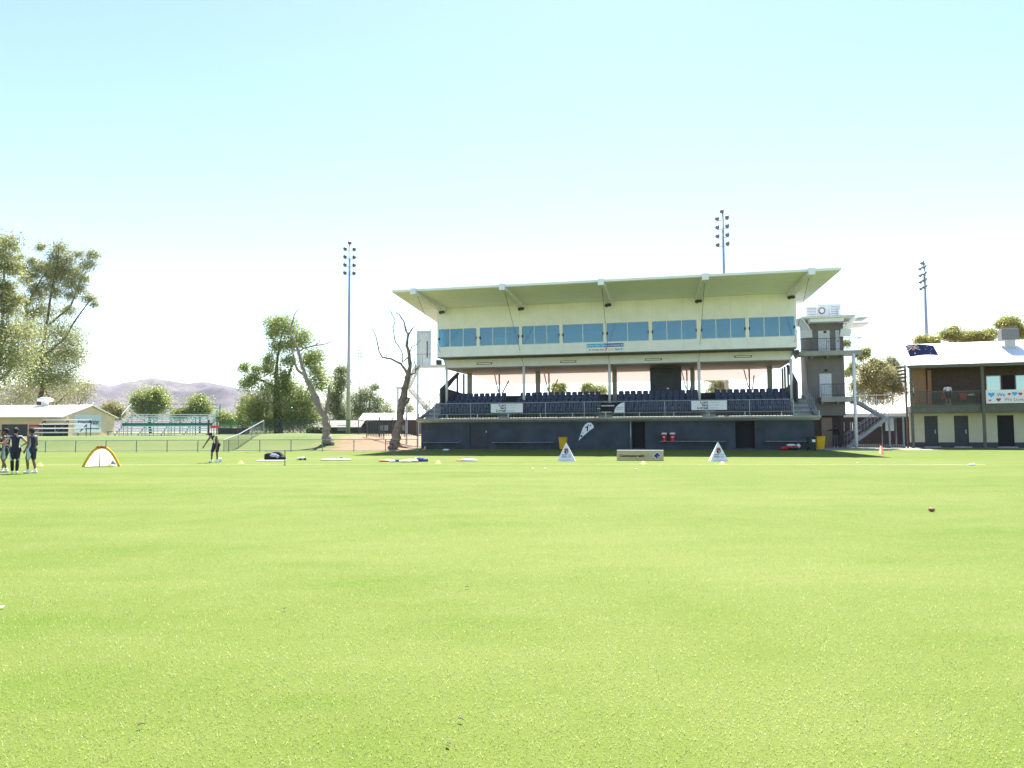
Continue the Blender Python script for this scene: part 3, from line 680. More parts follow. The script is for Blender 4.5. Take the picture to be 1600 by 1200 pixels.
# outside steel stairs
ss = thing('steel_stair', 'grey steel dog leg staircase beside the stair tower', 'staircase', SW(34.9, 4.9), -FS.yaw)
def flight(p, q, w, root, n, m=railgrey, thick=.22):
    p = Vector(p); q = Vector(q)
    s = MB()
    for dy in (0, w): s.bar(p + Vector((0, dy, -.1)), q + Vector((0, dy, -.1)), .05, thick)
    s = s.build('stringer', m, root)
    t = MB()
    for k in range(n): c = p + (q - p) * ((k + .5) / n); t.box(c.x - .14, c.x + .14, .03 + p.y, w - .03 + p.y, c.z - .02, c.z + .02)
    t.build('tread', m, root)
    h = MB()
    for dy in (0, w):
        h.tube([p + Vector((0, dy, .95)), q + Vector((0, dy, .95))], .024, 6); h.tube([p + Vector((0, dy, .5)), q + Vector((0, dy, .5))], .016, 6)
        for k in range(13): c = p + (q - p) * (k / 12); h.tube([c + Vector((0, dy, -.05)), c + Vector((0, dy, .95))], .012, 5)
    h.build('handrail', m, root)
flight((.1, 1.4, 4.0), (2.35, 1.4, 2.55), 1.0, ss, 8)
MB().box(2.3, 3.5, .05, 2.4, 2.40, 2.5).build('landing', railgrey, ss)
flight((2.35, .05, 2.5), (-.75, .05, .1), 1.0, ss, 13)
for x, y in ((2.4, .15), (3.4, .15), (3.4, 2.3), (2.4, 2.3)): MB().box(x - .06, x + .06, y - .06, y + .06, 0, 2.4).build('stair_post', railgrey, ss)
# palisade gate between tower and clubhouse
def palisade(root, n, w, h, pitch, m=darksteel):
    a = MB().box(0, w, -.02, .02, .25, .30).box(0, w, -.02, .02, h - .3, h - .25).build('rail', m, root)
    q = MB(); k = 0
    while k * pitch < w: q.box(k * pitch, k * pitch + .05, -.03, -.021, .05, h); k += 1
    q.build('picket_panel', m, root)
    for k in range(n + 1): MB().box(w * k / n - .04, w * k / n + .04, .021, .10, 0, h + .05).build('post', m, root)
gu0 = 34.05; pf = thing('palisade_fence', 'black steel picket fence and gate between tower and clubhouse', 'fence', SW(gu0, 6.6), -FS.yaw); palisade(pf, 3, 4.75, 2.35, .13)
MB().box(0, 4.75, .0, .18, 0, .22).build('base_kerb', concrete, pf)
def gsign(px0, py0, px1, py1, lab, v=6.5):
    (a, z1), (b, z0) = FS.pt(px0, py0, v), FS.pt(px1, py1, v); r = thing('gate_sign', lab, 'sign', SW((a + b) / 2, v, z0), -FS.yaw); w = b - a; h = z1 - z0
    MB().box(-w / 2, w / 2, -.015, .015, 0, h).build('panel', inkwhite, r); return r, w, h
r, w, h = gsign(1383, 653, 1397, 673, 'large white notice board on the picket gate')
q = MB()
for k in range(7): bars(q, -w * .4, w * .4, h * (.86 - .12 * k), h * .04, -.016, .6, k)
q.build('fine_print', inkgrey, r)
r, w, h = gsign(1371, 658, 1378, 666, 'small white notice with a red mark on the picket gate')
MB().tube([(0, -.016, h * .5), (0, -.022, h * .5)], w * .25, 12).build('red_mark', inkred, r)
# brown house and lean-to roof behind the gate
hb = thing('brick_house', 'dark red brick building with a white lean-to roof behind the picket gate', 'building', SW(33.6, 12), -FS.yaw)
MB().box(0, 8, 0, 5, 0, 2.75).build('wall', maroon, hb)
m = MB(); m.prism([(-.4, -1.6, 2.75), (-.4, 5.2, 3.7), (-.4, 5.2, 3.6), (-.4, -1.6, 2.65)], (9, 0, 0)); m.build('roof', roofwhite, hb)
MB().box(-.4, 8.6, -1.68, -1.602, 2.5, 2.82).build('fascia', roofwhite, hb)
for k, x in enumerate((.9, 2.2)):
    f = MB().box(x, x + .9, -.06, -.002, 1.3, 2.1).build('window', inkwhite, hb)
    MB().box(x + .08, x + .42, -.075, -.061, 1.38, 2.02).box(x + .48, x + .82, -.075, -.061, 1.38, 2.02).build('pane', GLASS2, f)
m = MB()
for z in (4.45, 4.0): m.tube([(1.5, -.2, z), (8.3, -.2, z)], .03, 6)
for k in range(8): m.tube([(1.5 + k * .97, -.2, 2.9), (1.5 + k * .97, -.2, 4.45)], .025, 6)
m.build('roof_railing', steel, hb)
tag(MB().add([SW(30.9, -1.2, .006), SW(39.5, -.3, .006), SW(39.5, 13, .006), SW(30.9, 13, .006)], [(0, 1, 2, 3)]).build('pavement', concrete), kind='structure')
tag(MB().add([SW(0.1, -.85, .005), SW(30.89, -.85, .005), SW(30.89, .1, .005), SW(0.1, .1, .005)], [(0, 1, 2, 3)]).build('path', mat('stained_concrete', (.20, .18, .15), .9, .3, 1.5)), kind='structure')

# ------------------------------------------------------------------ rear stair at the left of the stand
ls = thing('access_stair', 'pale steel rear staircase up to a white door at the left of the stand', 'staircase', SW(0, 8.5), -FS.yaw)
def LS(x, y, v=8.5):
    u, z = FS.pt(x, y, v); return u, z
(a, z1), (b, z0) = LS(651, 517), LS(673, 575)
f = MB().box(a, a + .28, 0, .12, z0 + .25, z1).box(b - .28, b, 0, .12, z0 + .25, z1).box(a + .28, b - .28, 0, .12, z1 - .28, z1).build('door_frame', paledoor, ls)
MB().box(a + .28, b - .28, .02, .08, z0 + .25, z1 - .28).build('door', white, ls); MB().box(b - .40, b - .33, -.04, .02, z0 + 1.0, z0 + 2.6).build('handle', darksteel, ls)
la, lz = LS(655, 575); lb = 1.35
MB().box(la, lb, -1.2, 0, lz - .05, lz + .15).build('landing', white, ls)
m = MB()
for k in range(7): u = la + (lb - la) * k / 6; m.tube([(u, -1.15, lz + .15), (u, -1.15, lz + 1.2)], .02, 5)
m.tube([(la, -1.15, lz + 1.2), (lb, -1.15, lz + 1.2)], .025, 6); m.build('railing', railgrey, ls)
sb, sz = LS(640, 607); flight((la, -1.1, lz + .1), (sb, -1.1, sz + .1), 1.0, ls, 8, white, .25)
MB().box(sb - 1.0, sb, -1.2, 0, sz - .05, sz + .1).build('half_landing', white, ls)
flight((sb - .2, .1, sz + .1), (sb + 2.6, .1, 2.6), 1.0, ls, 8, white, .25)
for u in (sb - .95, sb - .05, la + .1): MB().box(u - .07, u + .07, -.7, -.56, 0, (lz if u > sb + .1 else sz)).build('stair_post', paledoor, ls)

# ------------------------------------------------------------------ clubhouse at the right
FC = Frame((31.2, 57.5), R(20))
def CW(u, v, z=0): return FC.w(u, v, z)
ch = thing('clubhouse', 'two storey brick clubhouse with white metal roof and olive timber balcony at the right edge', 'building', CW(0, 0), -FC.yaw)
def CP(x, y, v=0): return FC.pt(x, y, v)
CL = 14.0; zd0, zd1 = CP(1440, 645)[1], CP(1440, 634)[1]; ze = CP(1417, 575.5, -.4)[1]
MB().box(.02, CL, -.05, 2.6, zd0, zd1).build('balcony_deck', olivepaint, ch)
MB().box(-.05, CL, -.11, -.051, zd1 - .08, zd1 + .04).build('deck_edge', olivepaint, ch)
pu2 = CP(1536, 640)[0]
for u in (0.0, pu2, 2 * pu2): MB().box(u - .10, u + .10, -.25, -.111, 0, ze + .3).build('balcony_post', olivepaint, ch)
# ground floor
WV = 1.6
dops = []
for xa, xb in ((1445, 1466), (1491.5, 1514), (1559, 1585)):
    dops.append((CP(xa, 680, WV)[0], CP(xb, 680, WV)[0], .12, 2.5))
lw = mat('cream_ground_wall', (.60, .56, .38), .7, .06, 1)
m = MB(); wallholes(m, .05, CL, .42, zd0 - .002, WV, WV + .2, [(a, b, .42, 2.5) for a, b, c, d in dops]); m.build('ground_wall', lw, ch)
m = MB(); wallholes(m, .05, CL, 0, .418, WV - .03, WV + .2, [(a, b, 0, .418) for a, b, c, d in dops]); m.build('plinth', dkblue, ch)
for i, (a, b, c, d) in enumerate(dops):
    q = MB().box(a, b, WV + .06, WV + .12, .1, 2.5).build('door', dkblue if i < 2 else black, ch)
    if i < 2: MB().box(b - .22, b - .16, WV + .0, WV + .059, 1.1, 1.4).build('handle', steel, q)
    MB().box(a - .1, b + .1, WV - .45, WV - .035, 0, .1).build('door_step', concrete, ch)
MB().box(1.6, 1.8, 2.11, 8, 0, ze).build('end_wall', tanbrick, ch)
# upper floor
ut = CP(1445, 600, 2.4)[0]
UZ = zd1
MB().box(.3, ut, 1.9, 2.1, UZ, ze + .3).build('upper_end_wall', tanbrick, ch)
wa2, wb2 = CP(1541, 600, 2.6)[0], CP(1564, 600, 2.6)[0]; wc2, wd2 = CP(1587, 600, 2.6)[0], CP(1612, 600, 2.6)[0]
zb2, zt2 = CP(1550, 612, 2.6)[1], CP(1550, 587, 2.6)[1]
m = MB(); wallholes(m, ut, CL, UZ, ze + .6, 2.6, 2.8, [(wa2, wb2, zb2, zt2), (wb2 + .1, wc2 - .1, UZ, zt2), (wc2, wd2, zb2, zt2)]); m.build('upper_wall', brick, ch)
for a, b in ((wa2, wb2), (wc2, wd2)):
    f = MB().box(a, b, 2.62, 2.68, zb2, zb2 + .06).box(a, b, 2.62, 2.68, zt2 - .06, zt2).box(a, a + .06, 2.62, 2.68, zb2 + .06, zt2 - .06).box(b - .06, b, 2.62, 2.68, zb2 + .06, zt2 - .06).build('window', aluminium, ch)
    MB().box(a + .06, b - .06, 2.64, 2.66, zb2 + .06, zt2 - .06).build('pane', glassmat('mirror_glass', (.1, .1, .12), .3) if 'mirror_glass' not in MATS else MATS['mirror_glass'], f)
MB().box(wb2 + .1, wc2 - .1, 2.7, 2.75, UZ, zt2).build('balcony_door', black, ch)
MB().box(.1, CL, -.2, 2.6, ze + .31, ze + .36).build('balcony_ceiling', mat('dark_lining', (.10, .085, .07), .7), ch)
# roof
zr = CP(1560, 532, 4.2)[1]
m = MB(); m.prism([(-.25, -.55, ze + .18), (-.25, 4.6, zr), (-.25, 4.6, zr - .12), (-.25, -.55, ze + .08)], (CL + .3, 0, 0)); m.prism([(2.2, 4.602, zr), (2.2, 9.5, ze + .2), (2.2, 9.5, ze + .1), (2.2, 4.602, zr - .12)], (CL - 2.2, 0, 0)); rc = m.build('roof', roofwhite, ch)
MB().box(-.27, CL, -.62, -.551, ze - .02, ze + .22).build('gutter', olivepaint, rc)
MB().box(-.2, CL, -.54, -.26, ze - .01, ze + .07).build('eave_beam', olivepaint, rc)
# balcony rail
zrl = CP(1490, 610.7)[1]
g = MB().box(.1, pu2 - .1, -.05, .02, zrl - .06, zrl).box(.1, pu2 - .1, -.04, .01, zd1 + .1, zd1 + .15)
g = g.build('balcony_rail', olivepaint, ch); q = MB(); n = 44
for k in range(n): u = ut * .4 + (pu2 - .1 - ut * .4) * k / n; q.box(u, u + .03, -.03, .0, zd1 + .15, zrl - .06)
q.build('baluster_panel', olivepaint, g)
g = MB().box(pu2 + .1, CL, -.05, .02, zrl - .06, zrl).build('balcony_rail', olivepaint, ch)
# louvred screen at the left end
sc = MB(); x0l, zl1 = CP(1400, 571, .6); x1l, zl0 = CP(1416, 598, .6)
for k in range(5): z = zl0 + (zl1 - zl0) * (k + .2) / 5; sc.bar((x0l + .05, .6, z), (x1l, .6, z + .1), .5, .12)
sc.box(x1l - .1, x1l, .4, .8, 0, zl1); sc.build('louvre_screen', brownsteel, ch)
# roof cooler
a, z0 = CP(1561, 541, 3.3); b, z1 = CP(1587, 515, 3.3); rv = 3.0; rzv = ze + .18 + (rv + .55) * (zr - ze - .18) / 5.15
r = thing('roof_cooler', 'grey box evaporative cooler on the white clubhouse roof', 'air conditioner', CW((a + b) / 2, rv, rzv), -FC.yaw)
w = b - a; MB().box(-w / 2, w / 2, -.6, .6, .55, z1 - rzv).build('casing', towergrey, r, bevel=.03); MB().box(-w * .3, w * .3, -.4, .4, -.3, .55).build('duct', steel, r)
q = MB()
for k in range(9): q.box(-w / 2 + .1, w / 2 - .1, -.62, -.601, .66 + k * .105, .70 + k * .105)
q.build('louvre', railgrey, r)
# flag on the roof edge
fl = thing('flag', 'dark blue flag with a small union jack and white stars on the roof corner', 'flag', CW(*(lambda p: (p[0], -.7))(CP(1415, 556, -.7)), CP(1415, 556, -.7)[1]), -FC.yaw)
fa, fz1 = CP(1415.5, 539.5, -.7); fb, fz0 = CP(1461, 552, -.7); fw = fb - fa; fh = 0.92; zoff = fz1 - CP(1415, 556, -.7)[1] - fh
MB().tube([(-.06, 0, -1.0), (-.06, 0, zoff + fh + .1)], .025, 6).build('flagpole', white, fl)
def wave(s, t, off=0): return (fw * s * (1 - .02 * t) + .3 * (1 - t), .09 * math.sin(s * 7) - off, zoff + fh * t + .10 * math.sin(s * 4.0) * .6 - .05 * s + .16 * s * (1 - t))
def fpatch(name, poly_st, m, off, root):
    mb = MB(); 
    for poly in poly_st:
        vs = [wave(s, t, off) for s, t in poly]; mb.add(vs, [tuple(range(len(vs)))])
    return mb.build(name, m, root)
def fgrid(s0, s1, t0, t1, n=10): return [[(s0 + (s1 - s0) * i / n, t0), (s0 + (s1 - s0) * (i + 1) / n, t0), (s0 + (s1 - s0) * (i + 1) / n, t1), (s0 + (s1 - s0) * i / n, t1)] for i in range(n)]
cloth = fpatch('cloth', fgrid(0, 1, 0, 1, 24), inknavy, 0, fl)
sl_ = cloth.modifiers.new('thick', 'SOLIDIFY'); sl_.thickness = .01
jw = fgrid(.0, .45, .70, .82, 8) + fgrid(.19, .26, .5, 1, 1)
for s0, t0, s1, t1 in ((0, .5, .45, 1), (0, 1, .45, .5)):
    jw += [[(s0 + (s1 - s0) * k / 6, t0 + (t1 - t0) * k / 6 - .035), (s0 + (s1 - s0) * (k + 1) / 6, t0 + (t1 - t0) * (k + 1) / 6 - .035), (s0 + (s1 - s0) * (k + 1) / 6, t0 + (t1 - t0) * (k + 1) / 6 + .035), (s0 + (s1 - s0) * k / 6, t0 + (t1 - t0) * k / 6 + .035)] for k in range(6)]
fpatch('white_cross', jw, inkwhite, .012, cloth); fpatch('red_cross', fgrid(.0, .45, .73, .79, 8) + fgrid(.205, .245, .5, 1, 1), inkred, .018, cloth)
stars = []
for s, t, r_ in ((.225, .24, .075), (.74, .83, .045), (.74, .17, .045), (.64, .55, .045), (.86, .60, .045), (.79, .42, .028)):
    stars.append([(s + r_ * .5 * (1 if k % 2 == 0 else .5) * math.cos(k * math.pi / 7 + .2), t + r_ * (1 if k % 2 == 0 else .5) * math.sin(k * math.pi / 7 + .2)) for k in range(14)])
fpatch('star', stars, inkwhite, .014, cloth)
# heart banner
(a, z1), (b, z0) = CP(1540, 609.5, -.13), CP(1640, 631, -.13)
z0 = CP(1540, 630.5, -.13)[1]
hb_ = thing('heart_banner', 'white banner with red and blue hearts hung on the balcony rail', 'banner', CW(a, -.13, z0), -FC.yaw); w = b - a; h = z1 - z0
MB().box(0, w, -.015, .015, 0, h).build('sheet', inkwhite, hb_)
def heart(cx, cz, s, m):
    pts = []
    for k in range(24):
        t = 2 * math.pi * k / 24
        pts.append((cx + s * 16 * math.sin(t) ** 3 / 17, -.016, cz + s * (13 * math.cos(t) - 5 * math.cos(2 * t) - 2 * math.cos(3 * t) - math.cos(4 * t)) / 17))
    MB().prism(pts, (0, -.006, 0)).build('heart', m, hb_)
hx = lambda x: CP(x, 620, -.13)[0] - a
hz = lambda y: CP(1560, y, -.13)[1] - z0
for x, y, s, m_ in ((1549, 616.5, .23, inkcyan), (1546.5, 625.5, .10, inkred), (1560, 624.5, .17, inkred), (1577, 616, .12, inkred), (1585.5, 615.5, .19, inkcyan), (1594.5, 616, .15, inkred), (1606, 616, .15, inkred)): heart(hx(x), hz(y), s, m_)
text('We', .36, inkblue, hb_, (hx(1557.5), -.02, hz(617)), bold=.004); text('We Love', .33, inkred, hb_, (hx(1569), -.02, hz(624.5)), bold=.0)
# balcony furniture
tb = thing('balcony_table', 'small dark table with white papers on the clubhouse balcony', 'table', CW(CP(1514, 620, .9)[0], .9, zd1), -FC.yaw)
MB().box(-.75, .75, -.35, .35, .72, .76).build('tabletop', greycloth, tb)
for x in (-.65, .65):
    for y in (-.28, .28): MB().box(x - .025, x + .025, y - .025, y + .025, 0, .72).build('leg', darksteel, tb)
pp = thing('paper_stack', 'stack of white papers on the balcony table', 'paper', CW(CP(1517, 620, .9)[0], .9, zd1 + .761), -FC.yaw); MB().box(-.2, .2, -.15, .15, 0, .09).box(-.16, .22, -.13, .12, .091, .13).build('sheets', inkwhite, pp)
def chair(u, v, lab, rz):
    r = thing('red_chair', lab, 'chair', CW(u, v, zd1), -FC.yaw + rz, 'red chairs on the balcony')
    MB().box(-.23, .23, -.23, .23, .42, .46).build('seat', red, r, bevel=.01); MB().box(-.22, .22, .2, .24, .50, .92).build('backrest', red, r, bevel=.01)
    for x in (-.2, .2):
        for y in (-.2, .2): MB().box(x - .015, x + .015, y - .015, y + .015, 0, .42 if y < 0 else .9).build('leg', darksteel, r)
chair(CP(1477, 620, 1.0)[0], 1.0, 'red chair beside the person in the white shirt', 2.6); chair(CP(1504, 620, .3)[0], .35, 'red chair in front of the balcony table', math.pi); chair(CP(1532, 620, .7)[0], .7, 'red chair nearest the balcony post', -1.4)
tag(MB().add([CW(-.6, -.7, .007), CW(CL, -.7, .007), CW(CL, 3, .007), CW(-.6, 3, .007)], [(0, 1, 2, 3)]).build('path', concrete), kind='structure')

# ------------------------------------------------------------------ light towers
def light_tower(px, ytop, Y, label, H=None, heading=0.0, rad=.27, tiers=(0, .45, 1.0, 1.55, 2.1)):
    top = at(px, ytop, Y); z = top[2]; base = bank_h(top[0], Y) if top[0] < -8 else 0
    r = thing('light_tower', label, 'floodlight', (top[0], Y, float(base)), heading, 'floodlight towers around the oval')
    z -= float(base)
    MB().tube([(0, 0, 0), (0, 0, z * .4), (0, 0, z)], [rad, rad * .72, rad * .42], 12).build('pole', steel, r, True)
    MB().tube([(0, 0, z * .27), (0, 0, z * .27 + .25)], rad * 1.15, 12).build('collar', steel, r)
    for k in range(5):
        zz = z - .55 - 1.0 * (k - 1) if k else z - .0
        if k == 0:
            a = MB().box(-.1, .1, -.25, .15, zz - .05, zz + .02).build('crossarm', steel, r); xs = [0]
        else:
            a = MB().box(-.66, .66, -.05, .05, zz - .45, zz - .38).build('crossarm', steel, r); xs = (-.55, .55)
        for x in xs:
            h = MB(); c = Vector((x, -.18, zz + (.1 if k == 0 else -.1))); ax = Vector((0, -.75, -.66)); q = MB()
            h.tube([c + ax * .28, c + ax * .16, c - ax * .15, c - ax * .34], [.24, .23, .16, .08], 12); h.build('lamp_head', railgrey, a)
            q.tube([c + ax * .285, c + ax * .30], .21, 12); q.build('lamp_lens', greycloth, a)
    return r
light_tower(546.5, 380, 90, 'tallest grey floodlight tower left of the stand behind the dead trees', heading=.2)
light_tower(563, 540, 255, 'far slim floodlight tower low in the background left of the stand', heading=.2, rad=.3)
light_tower(1129, 331, 82, 'floodlight tower rising behind the grandstand roof', heading=-.5)
light_tower(1443.5, 411, 108, 'floodlight tower behind the clubhouse roof at the right', heading=-1.6, rad=.36)

# ------------------------------------------------------------------ trees
def leaves(name, clumps, Y, n, size, m, parent, seed, dth=.9, root=None):
    """clumps of (px, py, rx, ry); leaf sized faces scattered in sub-clusters through each clump"""
    rng = np.random.RandomState(seed); k = Y / FPX
    ar = np.array([c[2] * c[3] for c in clumps], float) ** .8; cnt = (2.0 * n * ar / ar.sum()).astype(int)
    P = []
    for (x, y, rx, ry), c in zip(clumps, cnt):
        dy = rng.uniform(-1, 1) * rx * k * .5
        ctr = at(x, y, Y + dy); rad = np.array([rx * k, (rx + ry) / 2 * k * dth, ry * k]) * 1.08
        ns = max(4, int(c / 26)); d = rng.normal(size=(ns, 3)); d /= np.linalg.norm(d, axis=1)[:, None]
        sub = ctr + d * rad * (rng.rand(ns, 1) ** .45) * .95
        idx = rng.randint(0, ns, c); sr = rad.mean() * .27
        off = rng.normal(size=(c, 3)) * sr * np.array([1.1, 1.0, .95])
        wide = rng.rand(c) < .45; off[wide] *= 2.0; off[wide, 2] -= sr * .25
        P.append(sub[idx] + off)
    P = np.concatenate(P); N = len(P)
    P[:, 2] = np.maximum(P[:, 2], .3)
    a = rng.normal(size=(N, 3)); a[:, 2] = a[:, 2] * .7 - .35; a /= np.linalg.norm(a, axis=1)[:, None]
    b = np.cross(a, rng.normal(size=(N, 3))); b /= np.linalg.norm(b, axis=1)[:, None] + 1e-9
    ln = size * .8 * (.6 + .8 * rng.rand(N, 1)); wd = ln * (.34 + .2 * rng.rand(N, 1))
    v = np.empty((N, 4, 3), np.float32); v[:, 0] = P - a * ln / 2; v[:, 1] = P + b * wd / 2; v[:, 2] = P + a * ln / 2; v[:, 3] = P - b * wd / 2
    v = v.reshape(-1, 3) - np.array(root)
    me = bpy.data.meshes.new(name); me.vertices.add(4 * N); me.vertices.foreach_set('co', v.astype(np.float32).ravel())
    me.loops.add(4 * N); me.loops.foreach_set('vertex_index', np.arange(4 * N, dtype=np.int32)); me.polygons.add(N)
    me.polygons.foreach_set('loop_start', np.arange(0, 4 * N, 4, dtype=np.int32)); me.polygons.foreach_set('loop_total', np.full(N, 4, np.int32))
    me.update(calc_edges=True); me.materials.append(m)
    o = bpy.data.objects.new(name, me); COL.objects.link(o); o.parent = parent; return o
def limb(mb, pxpts, Y, rpx, root, dy=0.0, seed=0, n=9, bow=0.0):
    """tapered limb through photo points, radii in photo px, with fine irregular bends"""
    rg = random.Random(seed); k = Y / FPX; m = len(pxpts); pts = []; rs = []
    yoff = [0.0]
    for i in range(1, m): yoff.append(yoff[-1] + dy / max(1, m - 1) + rg.uniform(-.25, .25) * bow)
    for i in range(m - 1):
        for s in range(4):
            t = s / 4; x = pxpts[i][0] * (1 - t) + pxpts[i + 1][0] * t; y = pxpts[i][1] * (1 - t) + pxpts[i + 1][1] * t
            r_ = (rpx[i] * (1 - t) + rpx[i + 1] * t); yy = yoff[i] * (1 - t) + yoff[i + 1] * t
            j = r_ * .34 if s else 0
            pts.append(at(x + rg.uniform(-j, j), y + rg.uniform(-j, j), Y + yy) - np.array(root)); rs.append(r_ * k * rg.uniform(.9, 1.1))
    pts.append(at(pxpts[-1][0], pxpts[-1][1], Y + yoff[-1]) - np.array(root)); rs.append(rpx[-1] * k)
    mb.tube(pts, rs, n)
def gz(x, Y):
    p = at(x, 672, Y); return float(bank_h(p[0], Y)) if p[0] < -8 else 0.0
def tree(label, cat, bx, Y, clumps, limbs, n, size, leafm, barkm, seed, group=None, name='tree'):
    p = at(bx, 672, Y); root = np.array([p[0], Y, gz(bx, Y)])
    r = thing(name, label, cat, root, 0, group)
    mb = MB()
    for i, (pts, rad) in enumerate(limbs): limb(mb, pts, Y, [q * .55 for q in rad], root, dy=(0 if i == 0 else random.Random(seed + i).uniform(-1.2, 1.2)), seed=seed + i, bow=1.0)
    mb.build('trunk', barkm, r, True)
    if clumps: leaves('crown', clumps, Y, n, size, leafm, r, seed, root=root)
    return r
def ybase(x, Y): return 600 - FPX * ((gz(x, Y) - .2 - EYE) * 1.0 / Y - 70 / FPX) - .005 * (x - 800)
Z8 = lambda L_: [(x / 8, 350 + y / 8, a / 8, b / 8) for x, y, a, b in L_]
tree('tall dense gum tree cut by the left edge of the picture', 'tree', -28, 71,
     Z8([(80, 250, 150, 120), (40, 450, 170, 120), (150, 560, 120, 70), (-150, 300, 200, 160), (-250, 600, 220, 160), (100, 760, 110, 60), (60, 920, 190, 100), (110, 1060, 140, 90), (-100, 850, 200, 150), (240, 940, 70, 70), (-350, 900, 200, 150)]) + [(20, 520, 40, 22), (-30, 540, 50, 30), (15, 560, 40, 22), (-40, 590, 50, 22)],
     [([(-28, ybase(-28, 71) + 2), (-24, 640), (-14, 600), (0, 560), (4, 500), (6, 440), (8, 390)], [12, 10, 8, 7, 5, 3, 1]), ([(-14, 600), (8, 588), (22, 570), (30, 540)], [5, 5, 4, 2]), ([(0, 560), (-30, 500), (-50, 430)], [5, 4, 2])],
     17000, .30, LEAF_GUM, barkpale, 11)
tree('tall open gum tree behind the beige clubroom at the left', 'tree', 62, 96,
     Z8([(500, 280, 80, 50), (740, 300, 110, 70), (680, 420, 90, 60), (850, 430, 80, 80), (980, 380, 55, 45), (1150, 380, 95, 55), (1100, 500, 115, 65), (820, 560, 110, 65), (760, 680, 120, 80), (880, 740, 80, 60), (700, 850, 120, 75), (500, 900, 90, 80), (560, 1080, 130, 80), (850, 1080, 110, 60), (1130, 930, 100, 50), (1180, 1010, 40, 40), (600, 640, 60, 45), (400, 460, 70, 45), (900, 900, 80, 50), (430, 640, 60, 40), (600, 530, 130, 90), (950, 620, 90, 80), (460, 560, 80, 60), (1000, 800, 90, 70), (720, 580, 110, 80), (1050, 690, 70, 45), (560, 760, 90, 70), (420, 820, 70, 70), (330, 680, 90, 80), (300, 560, 70, 60), (330, 960, 80, 80), (380, 1120, 90, 70), (250, 420, 60, 50)]) +
     [(60, 515, 45, 20), (105, 525, 28, 16), (90, 560, 40, 16), (112, 552, 26, 11), (55, 560, 30, 18), (60, 590, 40, 16), (98, 590, 30, 12)],
     [([(62, ybase(62, 96)), (62, 625), (66, 600), (64, 560), (72, 510), (80, 460), (90, 410), (92, 385)], [8, 7, 6, 5, 4, 3, 2, .8]), ([(66, 600), (40, 570), (45, 530), (40, 480), (62, 440), (76, 420)], [4, 4, 3, 2.5, 2, 1]), ([(64, 560), (100, 530), (118, 500), (140, 470), (150, 465)], [4, 3, 2, 1.5, .7]), ([(72, 510), (110, 480), (125, 440), (145, 405)], [3, 2.4, 1.6, .6]), ([(66, 600), (95, 585), (125, 570)], [3, 2, 1])],
     32000, .28, LEAF_GUM, barkdark, 12)
tree('low spreading gum with thin leaning limbs just behind the clubroom roof', 'tree', 100, 100,
     [(60, 615, 40, 16), (25, 625, 30, 14), (95, 612, 34, 16), (122, 618, 24, 14), (80, 632, 45, 10), (10, 640, 30, 10), (135, 602, 14, 8), (40, 595, 30, 10)],
     [([(95, ybase(95, 100)), (85, 635), (70, 610), (68, 590)], [4, 3, 2, 1]), ([(85, 635), (110, 610), (130, 595)], [2.5, 1.5, .6]), ([(118, 640), (130, 622), (146, 612)], [2, 1.3, .5])],
     7000, .26, LEAF_OLIVE, barkdark, 13)
Z4 = lambda L_: [(340 + x / 5.4545, 460 + y / 5.4545, a / 5.4545, b / 5.4545) for x, y, a, b in L_]
P4 = lambda L_: [(340 + x / 5.4545, 460 + y / 5.4545) for x, y in L_]
tree('large spreading green gum tree behind the mound', 'tree', 435, 88,
     Z4([(500, 245, 100, 55), (600, 290, 85, 100), (730, 370, 85, 70), (520, 450, 75, 50), (840, 520, 75, 60), (600, 570, 65, 45), (830, 640, 85, 60), (870, 750, 85, 75), (420, 640, 70, 55), (300, 720, 55, 50), (230, 620, 40, 50), (330, 640, 40, 30), (240, 760, 65, 45), (420, 800, 85, 65), (560, 690, 70, 50), (690, 850, 100, 75), (390, 930, 120, 85), (620, 950, 120, 85), (760, 930, 85, 75), (290, 980, 90, 80), (700, 1050, 150, 50), (480, 1060, 150, 45), (480, 330, 60, 60), (640, 430, 70, 60), (760, 560, 50, 60), (450, 1110, 120, 55), (630, 1100, 120, 55), (340, 1050, 100, 60), (790, 1040, 100, 60), (560, 830, 80, 70), (450, 560, 50, 60), (590, 760, 70, 60)]),
     [(P4([(525, 1230), (520, 1090), (510, 950), (500, 800), (505, 600), (530, 420), (560, 300)]), [13, 12, 10, 7, 4, 2.5, 1]), (P4([(545, 1100), (640, 975), (740, 850), (830, 720)]), [6, 5, 3, 1.2]), (P4([(500, 800), (430, 760), (300, 690), (235, 660)]), [5, 3.5, 2, 1]), (P4([(500, 820), (600, 700), (650, 560), (620, 380)]), [5, 4, 2.5, 1])],
     32000, .27, LEAF_GREEN, barkdark, 21)
tree('pale green tree between the dead tree and the tall light pole', 'tree', 528, 112, Z4([(1040, 750, 75, 75), (1010, 950, 75, 80), (1060, 650, 50, 40), (1000, 860, 60, 60), (1060, 1040, 60, 60)]), [(P4([(1020, 1200), (1025, 1000), (1040, 800), (1060, 650)]), [3.5, 3, 2, 1])], 7000, .32, LEAF_PALE, bark, 22)
Z5 = lambda L_: [(540 + x / 6, 440 + y / 6, a / 6, b / 6) for x, y, a, b in L_]
P5 = lambda L_: [(540 + x / 6, 440 + y / 6) for x, y in L_]
tree('hazy grey green trees right of the tall light pole', 'tree', 575, 150, Z5([(200, 1070, 85, 70), (270, 990, 45, 28), (110, 1110, 80, 80), (310, 1130, 60, 50), (160, 1200, 130, 60), (60, 1220, 70, 70), (300, 1220, 70, 50)]), [(P5([(215, 1420), (210, 1250), (230, 1100), (260, 1000)]), [4, 3.5, 2, .8])], 8000, .36, LEAF_PALE, bark, 23)
